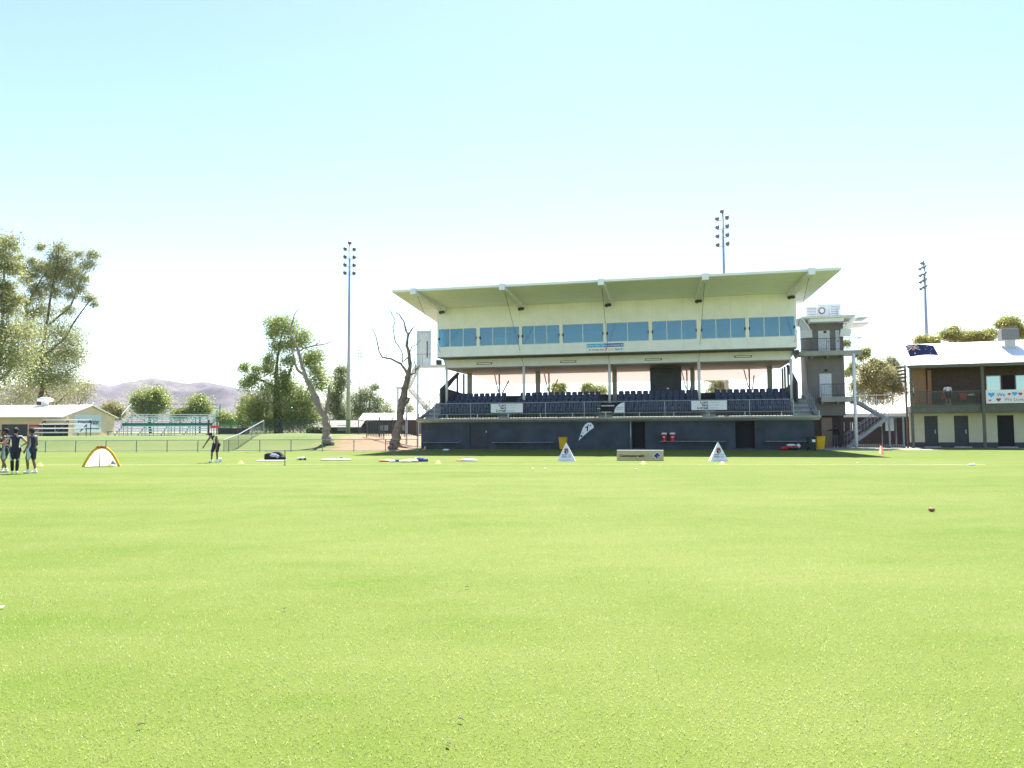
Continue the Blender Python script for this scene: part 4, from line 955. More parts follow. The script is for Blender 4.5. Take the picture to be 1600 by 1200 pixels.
tree('small pale tree low beside the leaning dead tree', 'tree', 606, 130, [(604, 637, 8, 9), (612, 648, 8, 7), (640, 640, 9, 9)], [([(606, ybase(606, 130)), (606, 650), (605, 635)], [1.5, 1.2, .6])], 1500, .3, LEAF_PALE, bark, 24)
Z3 = lambda L_: [(160 + x / 6.667, 560 + y / 6.667, a / 6.667, b / 6.667) for x, y, a, b in L_]
tree('round dark green tree behind the left half of the green bleacher', 'tree', 235, 125, Z3([(500, 395, 160, 70), (400, 470, 80, 85), (610, 460, 80, 80), (500, 540, 150, 60), (360, 430, 50, 50), (560, 360, 90, 40)]), [([(235, ybase(235, 125)), (234, 655), (236, 625)], [4, 3.4, 1.5])], 9000, .34, LEAF_GREEN, barkdark, 25)
tree('bushy green tree behind the right half of the green bleacher', 'tree', 312, 130, Z3([(1000, 480, 100, 75), (1060, 540, 80, 50), (940, 550, 60, 40), (1010, 420, 50, 30)]), [([(312, ybase(312, 130)), (312, 650), (312, 635)], [3, 2.4, 1])], 5000, .34, LEAF_GREEN, barkdark, 26)
tree('low clipped shrub between the two bleacher trees', 'shrub', 281, 128, Z3([(760, 570, 50, 30), (850, 560, 50, 45), (800, 600, 80, 30)]), [([(281, ybase(281, 128)), (281, 660), (281, 648)], [1.5, 1.2, .6])], 2600, .3, LEAF_GREEN, barkdark, 27, name='shrub')
tree('grey green scrub tree behind the clubroom gable', 'tree', 172, 140, Z3([(100, 510, 95, 45), (30, 560, 90, 40), (180, 560, 60, 40), (120, 590, 120, 40)]), [([(172, ybase(172, 140)), (172, 660), (172, 640)], [2, 1.6, .8])], 4500, .34, LEAF_OLIVE, barkdark, 28)
tree('bushy tree behind the green shade shelter', 'tree', 362, 135, Z3([(1250, 600, 75, 45), (1380, 640, 75, 50), (1300, 640, 110, 45)]), [([(362, ybase(362, 135)), (362, 665), (362, 650)], [2, 1.6, .8])], 3600, .32, LEAF_GREEN, barkdark, 29)
tree('olive leafed tree left of the large spreading gum', 'tree', 386, 112, Z3([(1530, 450, 70, 70), (1500, 560, 95, 80), (1560, 640, 100, 70), (1480, 660, 60, 50)]), [([(386, ybase(386, 112)), (386, 660), (390, 630)], [2.6, 2, .8])], 5500, .3, LEAF_OLIVE, barkdark, 30)
Z7 = lambda L_: [(1390 + x / 7.5, 490 + y / 7.5, a / 7.5, b / 7.5) for x, y, a, b in L_]
tree('yellow green tree showing above the clubhouse roof behind the flag', 'tree', 1440, 92, Z7([(380, 310, 75, 40), (520, 320, 60, 40), (440, 350, 130, 40)]), [([(1440, ybase(1440, 92)), (1440, 580), (1442, 535)], [3, 2.5, 1])], 3000, .28, LEAF_YELLOW, bark, 31)
tree('broad yellow green tree above the middle of the clubhouse roof', 'tree', 1500, 94, Z7([(740, 180, 55, 30), (650, 250, 60, 50), (760, 260, 85, 60), (900, 280, 90, 55), (1060, 260, 85, 45), (1170, 225, 75, 40), (1000, 310, 180, 50), (1150, 290, 60, 50)]), [([(1500, ybase(1500, 94)), (1500, 580), (1492, 520)], [4, 3, 1])], 8000, .28, LEAF_YELLOW, bark, 32)
tree('tree with a flat open crown behind the roof cooler', 'tree', 1578, 90, Z7([(1400, 95, 120, 50), (1500, 170, 70, 50), (1300, 130, 50, 40), (1420, 160, 80, 40), (1560, 230, 60, 50)]), [([(1578, ybase(1578, 90)), (1578, 580), (1577, 520), (1580, 505)], [4, 3, 2, 1]), ([(1577, 530), (1590, 515)], [1.6, .6]), ([(1577, 530), (1565, 508)], [1.6, .6])], 4500, .28, LEAF_YELLOW, bark, 33)
Z6 = lambda L_: [(1220 + x / 7.5, 460 + y / 7.5, a / 7.5, b / 7.5) for x, y, a, b in L_]
tree('large olive yellow bush tree between the stair tower and clubhouse', 'tree', 1370, 84, Z6([(1100, 950, 140, 130), (1000, 1010, 80, 110), (1250, 950, 100, 120), (1150, 1100, 200, 80), (1040, 840, 60, 45), (1150, 830, 80, 50), (1330, 1090, 60, 60), (1120, 1200, 200, 60), (900, 1090, 80, 80), (1350, 1000, 60, 80), (985, 880, 50, 40), (1190, 840, 50, 40), (1085, 785, 45, 30), (1400, 1120, 60, 60)]), [([(1370, ybase(1370, 84)), (1370, 640), (1368, 590)], [4, 3.4, 1.5])], 11000, .26, LEAF_OLIVE, bark, 34)
tree('grey green wispy tree right behind the olive bush', 'tree', 1395, 104, Z6([(1300, 780, 45, 45), (1340, 840, 50, 50), (1280, 860, 50, 50), (1300, 930, 80, 60)]), [([(1395, ybase(1395, 104)), (1395, 620), (1394, 565)], [2.4, 2, .8])], 2600, .3, LEAF_PALE, bark, 35)
tree('bright green dense tree beside the tower upper walkway', 'tree', 1349, 100, Z6([(980, 690, 55, 55), (945, 720, 40, 55), (1000, 660, 35, 30), (770, 575, 45, 35), (850, 850, 60, 40), (800, 920, 60, 40)]), [([(1349, ybase(1349, 100)), (1347, 620), (1349, 560)], [2.6, 2.2, 1]), ([(1347, 620), (1330, 575), (1322, 540)], [1.5, 1, .5])], 3600, .28, LEAF_GREEN, bark, 36)
Z2 = lambda L_: [(840 + x / 6.667, 560 + y / 6.667, a / 6.667, b / 6.667) for x, y, a, b in L_]
tree('small tree seen through the stand in the left opening', 'tree', 873, 118, Z2([(190, 290, 45, 35), (255, 290, 45, 40), (220, 340, 90, 40)]), [([(873, 700), (873, 640), (874, 605)], [3, 2.4, 1])], 2000, .3, LEAF_GREEN, barkdark, 37)
tree('taller tree seen through the stand beside the centre post', 'tree', 930, 120, Z2([(520, 285, 55, 35), (610, 330, 60, 40), (680, 340, 40, 45), (500, 340, 60, 40)]), [([(930, 700), (930, 640), (925, 605)], [3, 2.4, 1])], 2600, .3, LEAF_GREEN, barkdark, 38)
tree('leafy tree seen through the stand in the right opening', 'tree', 1120, 112, [(1123, 599, 9, 9), (1114, 609, 12, 6), (1108, 593, 12, 3), (1130, 600, 6, 9), (1131, 608, 8, 6)], [([(1120, 700), (1120, 640), (1120, 600)], [3, 2.4, 1])], 2600, .28, LEAF_GUM, barkdark, 39)
# dead trees
def dead(label, bx, Y, limbs, seed, barkm, th=1.0):
    limbs = [(a, [q * th for q in b]) for a, b in limbs]
    p = at(bx, 672, Y); root = np.array([p[0], Y, gz(bx, Y)]); r = thing('dead_tree', label, 'tree', root, 0)
    mb = MB(); limb(mb, limbs[0][0], Y, limbs[0][1], root, 0, seed, 12, .4); mb.build('trunk', barkm, r, True)
    for i, (p_, rad) in enumerate(limbs[1:]):
        mb = MB(); limb(mb, p_, Y, rad, root, random.Random(seed + i).uniform(-1.5, 1.5), seed + i + 1, 8, .8); mb.build('limb', barkm, r, True)
    return r
dead('leafless grey dead gum tree leaning left on the mound', 511, 61.5,
     [(P4([(940, 1270), (930, 1190), (920, 1060), (885, 1000), (835, 900), (795, 800), (748, 690), (718, 600), (692, 500), (650, 390), (612, 320), (640, 225), (655, 170), (700, 110)]), [8, 6.2, 5.0, 5.4, 5.2, 4.4, 3.2, 2.6, 2.2, 1.8, 1.5, 1.1, .8, .4]),
      (P4([(745, 690), (690, 650), (660, 600), (652, 530), (630, 460)]), [2.4, 2.2, 1.6, 1.2, .6]), (P4([(692, 490), (730, 460), (830, 435), (930, 420), (1015, 375)]), [1.6, 1.5, 1.1, .8, .3]), (P4([(830, 435), (865, 410), (875, 375)]), [.9, .7, .4]),
      (P4([(918, 1040), (940, 920), (955, 770)]), [3.4, 2.6, 1.8]), (P4([(885, 960), (840, 860), (800, 760), (770, 710)]), [3, 2.6, 1.8, .9]), (P4([(650, 640), (630, 625)]), [1.1, .5]), (P4([(940, 1230), (990, 1275)]), [5, 2]), (P4([(930, 1230), (890, 1270)]), [5, 2])], 41, barkpale)
dead('leafless brown dead gum tree with curling branches beside the stand', 617, 60.5,
     [([(614, 697), (618, 688), (622, 665), (626, 645)] + P5([(530, 1120), (550, 1010), (578, 900), (603, 800), (598, 700), (572, 600), (590, 490)]), [9, 7, 6.2, 6, 5.8, 5.2, 4.6, 3, 2.7, 2.3, 1.8]),
      (P5([(585, 870), (520, 770), (430, 725), (345, 710), (312, 650), (290, 530), (228, 390)]), [2.6, 1.8, 1.5, 1.3, 1.0, .8, .35]), (P5([(380, 705), (395, 630), (410, 585)]), [.7, .6, .4]), (P5([(588, 500), (570, 470), (545, 370), (505, 310), (465, 285)]), [1.5, 1.5, 1.1, .9, .5]), (P5([(592, 490), (625, 440), (655, 410)]), [1.5, 1.2, .7]),
      (P5([(588, 705), (530, 760), (537, 690), (525, 650), (465, 560), (445, 430), (465, 370), (430, 290), (370, 220)]), [.9, .9, .9, .9, .9, .8, .7, .6, .3]), (P5([(445, 430), (400, 412), (350, 405)]), [.45, .35, .2]), (P5([(430, 300), (380, 280), (315, 265)]), [.45, .35, .2]),
      (P5([(600, 665), (615, 620), (660, 590), (705, 545)]), [.9, .8, .6, .4]), (P5([(610, 870), (650, 860), (660, 790), (620, 710)]), [1.2, 1.0, .6, .25]), (P5([(655, 830), (695, 790)]), [1.2, .9]), (P5([(560, 1130), (595, 1105), (590, 1090)]), [4, 3.4, 1.5]), (P5([(580, 1010), (600, 960), (612, 920)]), [.8, .6, .4]), ([(616, 686), (609, 694)], [4.5, 2]), ([(618, 688), (625, 695)], [4.5, 2])], 51, bark, 1.0)

# ------------------------------------------------------------------ left side: clubroom, bleachers, fences
bz = 1.12
cl = thing('clubroom', 'low beige clubroom with a white gable roof at the far left', 'building', (-46.2, 76, bz), 0)
GW, GL = 9.6, 26.0; he = 2.05; hr_ = 3.2
def front_holes(): return [(-GL + 4, -13.2 + .0, 0, 0)]
xd = lambda px: (px - 800) / FPX * 76 + 46.2
d1 = (xd(3), xd(44)); d2 = (xd(67), xd(110) - .3)
m = MB(); wallholes(m, -GL, 0, 0, he, 0, .2, [(d1[0], d1[1], 0, 1.25), (d2[0], d2[1], 0, 1.2)])
m.prism([(-.2, .2, 0), (-.2, GW, 0), (-.2, GW, he), (-.2, GW / 2, hr_), (-.2, .2, he)], (.2, 0, 0)); m.box(-GL, -.2, GW - .2, GW, 0, he); m.box(-GL, -GL + .2, .2, GW - .2, 0, he); m.build('wall', beige, cl)
MB().box(d1[0], d1[1], .1, .16, 0, 1.25).build('roller_door', darksteel, cl)
q = MB().box(d2[0], d2[1], .1, .16, 0, 1.2).build('door', dkblue, cl); MB().box((d2[0] + d2[1]) / 2 - .05, (d2[0] + d2[1]) / 2 + .05, .06, .099, .3, 1.1).build('handle', steel, q)
MB().box((d1[0] + d1[1]) / 2 - .0, (d1[0] + d1[1]) / 2 + .22, .08, .099, .55, .95).build('door_plate', inkwhite, cl)
m = MB()
for s in (0, 1):
    e = [(-GL - .3, -.7, he - .12), (-GL - .3, GW / 2, hr_ + .08)] if s == 0 else [(-GL - .3, GW + .5, he - .08), (-GL - .3, GW / 2, hr_ + .08)]
    m.prism([e[0], e[1], (e[1][0], e[1][1], e[1][2] + .1), (e[0][0], e[0][1], e[0][2] + .1)], (GL + .5, 0, 0))
m.build('roof', roofwhite, cl)
bn = thing('red_banner', 'red banner on the clubroom wall behind the white bleacher', 'banner', (-46.2 + xd(47), 75.95, bz + .25)); w = xd(66) - xd(47)
MB().box(0, w, -.03, 0, 0, .95).build('sheet', inkred, bn); q = MB(); bars(q, .1, w - .1, .7, .12, -.03, 2, 3); bars(q, .1, w - .2, .3, .2, -.03, 3, 6); q.build('white_mark', inkgrey, bn)
sg = thing('wall_sign', 'pale blue white sign with the power company name on the gable wall', 'sign', (-46.2, 76.0 + 4.6, bz + .35)); 
MB().box(.005, .03, -2.9, 2.2, 0, 1.95).build('panel', mat('sign_white', (.62, .68, .72), .6, .05), sg)
text('PowerWater', .78, inknavy, sg, (.034, -2.3, 1.15), rz=math.pi / 2, bold=.012, sx=.98); q = MB(); 
rg = random.Random(4); y = -2.6
while y < 1.9: q.box(.031, .036, y, y + .25, .38, .50); y += .25 + rg.choice((.04, .12))
q.build('fine_print', inknavy, sg)
rc_ = thing('roof_vent', 'white roof vent cowl on the clubroom ridge', 'vent', (-51.3, 80.8, bz + hr_ + .15)); MB().lathe([(.35, -.1), (.35, .4), (.75, .45), (.75, .75), (.3, .9)], n=14).build('cowl', white, rc_, True)

def bleacher(label, loc, w, rows, dz, dv, z0, m, fm, left_slant=0, rail=0, name='bleacher'):
    r = thing(name, label, 'bleacher', loc, 0)
    for k in range(rows):
        xl = left_slant * k
        MB().box(xl, w, k * dv, k * dv + .28, z0 + k * dz - .09, z0 + k * dz + .02).build('bench_plank', m, r)
        if k: MB().box(xl, w, k * dv - .42, k * dv - .05, z0 + (k - 1) * dz - .04, z0 + (k - 1) * dz + .02).build('foot_plank', fm if m is aluminium else m, r)
    n = max(2, int(w / 2))
    for j in range(n + 1):
        x = .12 + (w - .24) * j / n; x = max(x, left_slant * rows * .0 + x)
        q = MB(); q.bar((x, .1, z0 - .18), (x, (rows - 1) * dv + .1, z0 + (rows - 1) * dz - .12), .06, .08)
        for k in range(0, rows, 2): q.box(x - .03, x + .03, k * dv + .08, k * dv + .14, 0, max(.05, z0 + k * dz - .05))
        q.box(x - .03, x + .03, (rows - 1) * dv + .15, (rows - 1) * dv + .21, 0, z0 + (rows - 1) * dz); q.build('frame', fm, r)
    return r
bleacher('small white four plank bleacher in front of the clubroom', (-48.0, 73.3, bz), 4.9, 4, .43, .7, .42, white, darksteel)
gb = bleacher('large green framed bleacher with silver planks on the bank', (-40.6, 75, bz), 9.0, 9, .262, .78, .24, aluminium, greenmetal)
gb.rotation_euler = (0, 0, R(13))
yb = 8 * .78 + .5; zt_ = .24 + 8 * .262
q = MB().tube([(0, yb, zt_ + 1.15), (9.2, yb, zt_ + 1.15)], .03, 6).tube([(0, yb, zt_ + .65), (9.2, yb, zt_ + .65)], .02, 6)
for k in range(8): q.tube([(k * 1.314, yb, 0), (k * 1.314, yb, zt_ + 1.15)], .025, 5)
q.build('back_rail', darksteel, gb)
for x0_, x1_, m_ in ((-.1, -.1, aluminium), (9.1, 9.1, greenmetal)):
    q = MB().bar((x0_, 3.2, .24 + 4 * .262 + .9), (x1_, yb, zt_ + 1.15), .06, .08)
    for k in range(3): t = k / 2; q.tube([(x0_ + (x1_ - x0_) * t, 3.2 + (yb - 3.2) * t, 0), (x0_ + (x1_ - x0_) * t, 3.2 + (yb - 3.2) * t, .24 + 4 * .262 + .9 + (zt_ + .25 - .24 - 4 * .262) * t)], .025, 5)
    q.build('side_rail', m_, gb)
MB().box(0, 9.0, 3.0, 3.06, .95, 1.35).build('mid_panel', greenmetal, gb)
q = MB().box(-.55, .0, -.2, .3, .42, .47).box(-.5, -.44, .0, .06, 0, .42).box(9.02, 9.2, -.1, .0, 0, 1.6); q.build('step', darksteel, gb)
ob = thing('orange_sign', 'orange warning sign on the end of the green bleacher', 'sign', (-30.75, 75.2, bz + .75)); MB().box(0, .9, -.02, .02, 0, .26).build('panel', orange, ob)
q = MB(); bars(q, .08, .82, .13, .1, -.021, 1.2, 5); q.build('white_mark', inkred, ob)
# green shade shelter
sh = thing('shade_shelter', 'green cloth dome shelter right of the bleacher', 'shelter', (-37.5, 96, bz)); 
m = MB(); n = 12
A = [(-.9 + 3.2 * (1 - math.cos(math.pi * k / n)) * .72, 0, 1.0 * math.sin(math.pi * k / n) ** .8 * 1.2 + .75) for k in range(n + 1)]
for k in range(n): m.add([A[k], A[k + 1], (A[k + 1][0], 5, A[k + 1][2] * .85), (A[k][0], 5, A[k][2] * .85)], [(0, 1, 2, 3)])
m.build('cloth_roof', SHADE, sh)
q = MB()
for x in (-.9, .8, 2.4, 3.7): q.tube([(x, 0, 0), (x, 0, 1.75)], .04, 6)
q.build('frame', darksteel, sh); MB().box(-.9, 3.2, .2, .25, 0, .8).build('side_cloth', darksteel, sh)

# low field fence
f0 = ground(-70, 707.4); f1 = ground(652, 705)
fd = f1 - f0; fl_ = float(np.linalg.norm(fd)); fa_ = math.atan2(fd[1], fd[0])
ff = thing('field_fence', 'low grey pipe rail fence round the oval below the bank', 'fence', f0, fa_)
MB().tube([(0, 0, .90), (fl_, 0, .90)], .028, 6).build('top_rail', steel, ff); MB().tube([(0, 0, .09), (fl_, 0, .09)], .022, 6).build('bottom_rail', steel, ff)
n = int(fl_ / 2.36)
for k in range(n + 1): MB().tube([(fl_ * k / n, .035, 0), (fl_ * k / n, .035, .90)], .035, 6).build('post', railgrey, ff)
m = MB(); m.add([(0, .0, .1), (fl_, .0, .1), (fl_, 0, .89), (0, 0, .89)], [(0, 1, 2, 3)]); m.build('wire_mesh', CHAIN, ff)
def mesh_fence(name, label, pts, hs, m, pitch=2.4, railm=railgrey):
    """fence along world points with height"""
    r = thing(name, label, 'fence', pts[0]); o0 = Vector(pts[0])
    for i in range(len(pts) - 1):
        a = Vector(pts[i]) - o0; b = Vector(pts[i + 1]) - o0; ha, hb2 = hs[i], hs[i + 1]
        MB().tube([a + Vector((0, 0, ha)), b + Vector((0, 0, hb2))], .035, 6).build('top_rail', railm, r)
        MB().add([a, b, b + Vector((0, 0, hb2)), a + Vector((0, 0, ha))], [(0, 1, 2, 3)]).build('wire_mesh', m, r)
        n = max(1, int(round((b - a).length / pitch)))
        for k in range(n + (1 if i == len(pts) - 2 else 0)):
            t = k / n; p = a + (b - a) * t; MB().tube([p, p + Vector((0, 0, ha + (hb2 - ha) * t))], .035, 6).build('post', railm, r)
    return r
def bp(x, Y):
    p = at(x, 672, Y); return (p[0], Y, gz(x, Y))
mesh_fence('ramp_fence', 'mesh ramp fence with a pale sloping handrail climbing the bank', [bp(350, 57.0), bp(373, 60), bp(412, 67.5)], [.9, 1.15, 1.25], CHAIN2, 3.4, steel)
mesh_fence('chain_fence', 'dark chain link fence along the top of the mound', [bp(372, 72), bp(412, 71), bp(470, 70.5), bp(560, 70), bp(600, 69)], [1.3, 1.4, 1.4, 1.4, 1.4], CHAIN2, 2.4, darksteel)
gf = thing('steel_gate', 'dark steel picket gate between the dead tree and the stand', 'gate', bp(573, 66.0), math.atan2(SW(0, 4)[1] - 66.0, SW(0, 4)[0] - bp(573, 66)[0])); palisade(gf, 4, 4.6, 1.75, .15)
# sheds behind the mound
for px0, px1, y0, y1, Y, lab, wm in ((478, 560, 662, 684, 92, 'long low brick wall shed behind the mound fence', brick), (566, 652, 651, 684, 96, 'low shed with a pale roof behind the leaning dead tree', brick)):
    a = at(px0, 672, Y); b = at(px1, 672, Y); z0 = 1.0; w = b[0] - a[0]; zt2_ = at(px0, y0, Y)[2] - z0
    r = thing('brick_shed', lab, 'shed', (a[0], Y, z0)); MB().box(0, w, 0, 5, 0, zt2_ - .35).build('wall', wm, r); MB().prism([(-.4, -.6, zt2_ - .45), (-.4, 2.5, zt2_ + .5), (-.4, 5.6, zt2_ - .45), (-.4, 5.6, zt2_ - .55), (-.4, 2.5, zt2_ + .4), (-.4, -.6, zt2_ - .55)], (w + .8, 0, 0)).build('roof', roofwhite if Y > 94 else concrete, r)
    for k in range(2): MB().box(w * (.3 + .3 * k), w * (.3 + .3 * k) + 1.2, -.03, -.001, .5, 1.2).build('window', inkgrey, r)

# ------------------------------------------------------------------ things on the grass
FR = -R(8)
gl = ground(127.5, 729.3); gr2 = ground(188, 729)
pg = thing('popup_goal', 'yellow rimmed pop up goal with white netting at the left', 'goal', (gl + gr2) / 2, 0); gw = float(np.linalg.norm(gr2 - gl)); 
def arch(k, n=24, s=1.0, y=0): t = -1 + 2 * k / n; return (gw / 2 * s * t, y, .96 * s * (1 - abs(t) ** 2.1))
m = MB()
for k in range(24):
    a, b, c, d = arch(k), arch(k + 1), arch(k + 1, s=.86), arch(k, s=.86); m.prism([a, b, c, d], (0, .04, 0))
m.build('rim', yellow, pg)
m = MB()
for k in range(24):
    a, b, c, d = arch(k, s=.86, y=.03), arch(k + 1, s=.86, y=.03), arch(k + 1, s=.12, y=.75), arch(k, s=.12, y=.75); m.add([a, b, c, d], [(0, 1, 2, 3)])
m.build('net', NET, pg)
text('PUGG', .13, inkred, pg, (0, -.01, .885), align='CENTER', bold=.008, sx=1.3)
MB().tube([(-.18, .2, 0), (-.18, .2, .72)], .018, 6).build('rod', darksteel, pg)
MB().prism([(.42, .02, .12), (.62, .02, .08), (.68, .02, .14), (.50, .02, .30)], (0, .01, 0)).build('emblem', inkgrey, pg)
# A-frame pyramids
def pyramid(pxl, pxr, py, pytop, lab):
    a = ground(pxl, py); b = ground(pxr, py); w = float(np.linalg.norm(b - a)); c = (a + b) / 2; h = float(at((pxl + pxr) / 2, pytop, c[1])[2])
    r = thing('marker_pyramid', lab, 'sign', c, -R(6), 'white pyramids on the boundary'); hw = w / 2
    m = MB().add([(-hw, 0, 0), (hw, 0, 0), (hw, w * .8, 0), (-hw, w * .8, 0), (0, w * .4, h)], [(3, 2, 1, 0), (0, 1, 4), (1, 2, 4), (2, 3, 4), (3, 0, 4)]); m.build('body', cloth_white, r, bevel=.012)
    tilt = math.atan2(h, w * .4)
    pl = bpy.data.objects.new('front_print', None); COL.objects.link(pl); pl.parent = r; pl.rotation_euler = (tilt, 0, 0); pl.location = (0, 0, 0)
    sh_ = math.hypot(h, w * .4)
    def pm(poly, m_, off, nm): return MB().prism([(x, y, off) for x, y in poly], (0, 0, .004)).build(nm, m_, r)
    out = []
    def sp(poly, m_, off, nm):
        mb = MB().prism([(x, y, off) for x, y in poly], (0, 0, .004)); o = mb.build(nm, m_, r); o.rotation_euler = (tilt, 0, 0); return o
    cy = sh_ * .52
    sp([(-.10, cy + .13), (.02, cy + .18), (.10, cy + .13), (.11, cy - .06), (.0, cy - .17), (-.10, cy - .08)], mat('crest_grey', (.20, .16, .16), .6), .006, 'crest')
    sp([(-.06, cy + .10), (.08, cy + .11), (.08, cy + .03), (-.03, cy + .02)], inkred, .012, 'crest_red'); sp([(-.08, cy + .0), (-.02, cy + .01), (-.02, cy - .11), (-.07, cy - .07)], inkblack, .012, 'crest_black'); sp([(.0, cy + .01), (.06, cy + .0), (.05, cy - .08), (.0, cy - .12)], gold, .012, 'crest_gold')
    for k, (x0, x1, yy) in enumerate(((-.22, .0, .30), (.06, .26, .30), (-.24, .02, .20), (.06, .24, .2))):
        y0 = sh_ * yy; sp([(x0, y0), (x1, y0), (x1, y0 + .05), (x0, y0 + .05)], inkgrey if k % 2 else mat('ink_slate', (.2, .22, .28), .6), .006, 'fine_print')
    bpy.data.objects.remove(pl)
    return r
pyramid(870.5, 899, 720.5, 691.5, 'white marker pyramid with a crest in front of a yellow bin'); pyramid(1110, 1138.5, 720.8, 690, 'white marker pyramid with a crest in front of the wall bench')
# bank board
a = ground(963.5, 719.8); b = ground(1036.5, 720.2); w = float(np.linalg.norm(b - a)); h = float(at(963, 704.3, a[1])[2])
bd = thing('sponsor_board', 'tan bank sponsor board with a dark diamond standing on the grass', 'sign', (a + b) / 2, math.atan2(b[1] - a[1], b[0] - a[0]))
m = MB().prism([(-w / 2, 0, 0), (-w / 2, .16, h), (-w / 2, .32, h), (-w / 2, .5, 0)], (w, 0, 0)); m.build('panel', gold, bd, bevel=.01)
MB().box(-w / 2, w / 2, .155, .33, h + .002, h + .03).build('top_edge', inkwhite, bd)
ti = math.atan2(h, .16)
text('Commonwealth', h * .36, inkblack, bd, (-w * .44, .075, h * .48), rx=ti, bold=.008, sx=1.06); text('Bank', h * .36, mat('tan_ink', (.36, .30, .2), .6), bd, (w * .115, .075, h * .48), rx=ti, sx=.95)
def dia(cx, s, m_, off): 
    o = MB().prism([(cx - s, -.0, off), (cx, -s, off), (cx + s, 0, off), (cx, s, off)], (0, 0, .004)).build('diamond', m_, bd); o.rotation_euler = (ti, 0, 0); o.location = (0, .16 * .5, h * .5); return o
dia(w * .37, h * .40, inkwhite, .004); dia(w * .37, h * .34, inknavy, .010)
df_ = MB().prism([(-.0, -h * .33, .015), (h * .33, 0, .015), (0, 0, .015)], (0, 0, .003)).build('diamond_facet', mat('ink_slate', (.2, .22, .28), .6), bd)
df_.location = (w * .37, .08, h * .5); df_.rotation_euler = (ti, 0, 0)
# feather flag
fp = ground(896, 706.5); fY = fp[1]
ffl = thing('feather_flag', 'white teardrop feather flag leaning in front of the dark stand wall', 'flag', fp, 0)
W = lambda x, y: at(x, y, fY) - fp
out = [(904, 688.5), (907, 679), (910.5, 669), (914, 663.5), (919, 660.3), (924, 661), (927.5, 665), (927.5, 668.5), (921, 673), (913, 680)]
m = MB().prism([W(x, y) for x, y in out], (0, .02, 0)); m.build('sail', inkwhite, ffl)
m = MB().tube([W(896, 706), W(903, 690), W(906.3, 679), W(910, 669), W(913.6, 663), (W(919, 659.6)), W(924.5, 660.3), W(928, 664.5)], [.02, .018, .016, .014, .012, .01, .009, .008], 6); m.build('pole', darksteel, ffl)
MB().box(-.35, .35, -.05, .05, 0, .03).box(-.05, .05, -.35, .35, 0, .03).build('foot', darksteel, ffl)
p = W(915.5, 671); text('7', .42, inkblack, ffl, (p[0], -.02, p[2]), bold=.02, ry=-.35)
for x, y, s, m_ in ((919, 664.5, .12, inkcyan), (922.5, 665, .1, inkred), (910.5, 676.5, .10, inkgrey), (908.3, 681.5, .14, inkblack)):
    p = W(x, y); MB().prism([(p[0] - s * .6, -.012, p[2] - s * .3), (p[0] + s * .5, -.012, p[2] - s * .6), (p[0] + s * .6, -.012, p[2] + s * .4), (p[0] - s * .2, -.012, p[2] + s * .7)], (0, .008, 0)).build('emblem', m_, ffl)
# cones
def cone(px, py, m_, lab, r0, h, group):
    r = thing('marker_cone', lab, 'cone', ground(px, py), 0, group); MB().lathe([(r0, 0), (r0, .012), (r0 * .72, .02), (r0 * .22, h), (r0 * .16, h)], n=16).build('cone_body', m_, r, True)
    return r
for px, py, lab in ((62.5, 728, 'small lime cone beside the rightmost player at the left'), (376.5, 724.5, 'small lime cone right of the player with the ball'), (684.5, 724, 'small lime cone right of the gear piles'), (1005, 725.3, 'small lime cone in front of the bank board'), (1128.5, 726, 'small lime cone below the right marker pyramid')): cone(px, py, conelime, lab, .17, .14, 'lime cones along the boundary line')
oc = cone(1377, 709.5, orange, 'tall orange cone near the picket gate', .22, .50, None)
rc2 = cone(662, 703.4, orange, 'small orange cone with a white bottle by the left corner of the stand', .2, .12, None)
bt = thing('bottle', 'white drink bottle standing by the left corner of the stand', 'bottle', ground(664, 702.8)); MB().lathe([(.04, 0), (.045, .2), (.02, .26), (.02, .3)], n=10).build('bottle_body', inkwhite, bt, True)
pc = thing('cardboard_plate', 'white scrap lying in the stand shade near the shutter door', 'paper', ground(696, 704)); MB().prism([(-.25, 0, .02), (.2, -.1, .02), (.28, .1, .1), (-.1, .15, .12)], (0, 0, .012)).build('sheet', inkwhite, pc)
# gear piles
def blob_pile(root, name, items, m_, seed):
    rng = random.Random(seed); mb = MB()
    for (x, y, z, rx, ry, rz_) in items:
        b0 = len(mb.v); mb.sphere((x, y, z), (rx, ry, rz_), 14, 9)
        for i in range(b0, len(mb.v)):
            px_, py_, pz_ = mb.v[i]; j = rng.uniform(.86, 1.14); mb.v[i] = (x + (px_ - x) * j, y + (py_ - y) * j, max(.004, z + (pz_ - z) * j))
    return mb.build(name, m_, root, True)
bg = thing('bag_pile', 'black sports bags heaped beside the thin post', 'bag', ground(428, 719.3))
blob_pile(bg, 'bag', [(-.25, .1, .18, .32, .2, .24), (.12, .15, .2, .36, .22, .27), (.42, .05, .12, .22, .18, .14)], cloth_black, 1); blob_pile(bg, 'towel', [(.0, -.06, .27, .22, .08, .09), (.22, -.04, .2, .1, .1, .1)], mat('steel_blue_cloth', (.35, .4, .52), .8), 2)
sh2 = thing('groundsheet', 'pale groundsheet under the black sports bags', 'sheet', ground(421, 720.4)); MB().prism([(-.65, -.25, .01), (.75, -.3, .01), (.9, .35, .01), (-.5, .3, .01)], (0, 0, .03)).build('sheet', cloth_white, sh2)
po = thing('thin_post', 'thin green post stuck in the grass near the sports bags', 'post', ground(445, 727)); MB().tube([(0, 0, 0), (0, 0, .72)], .02, 6).build('rod', dkgreen, po); MB().tube([(0, 0, 0), (0, 0, .02)], .07, 8).build('foot', dkgreen, po)
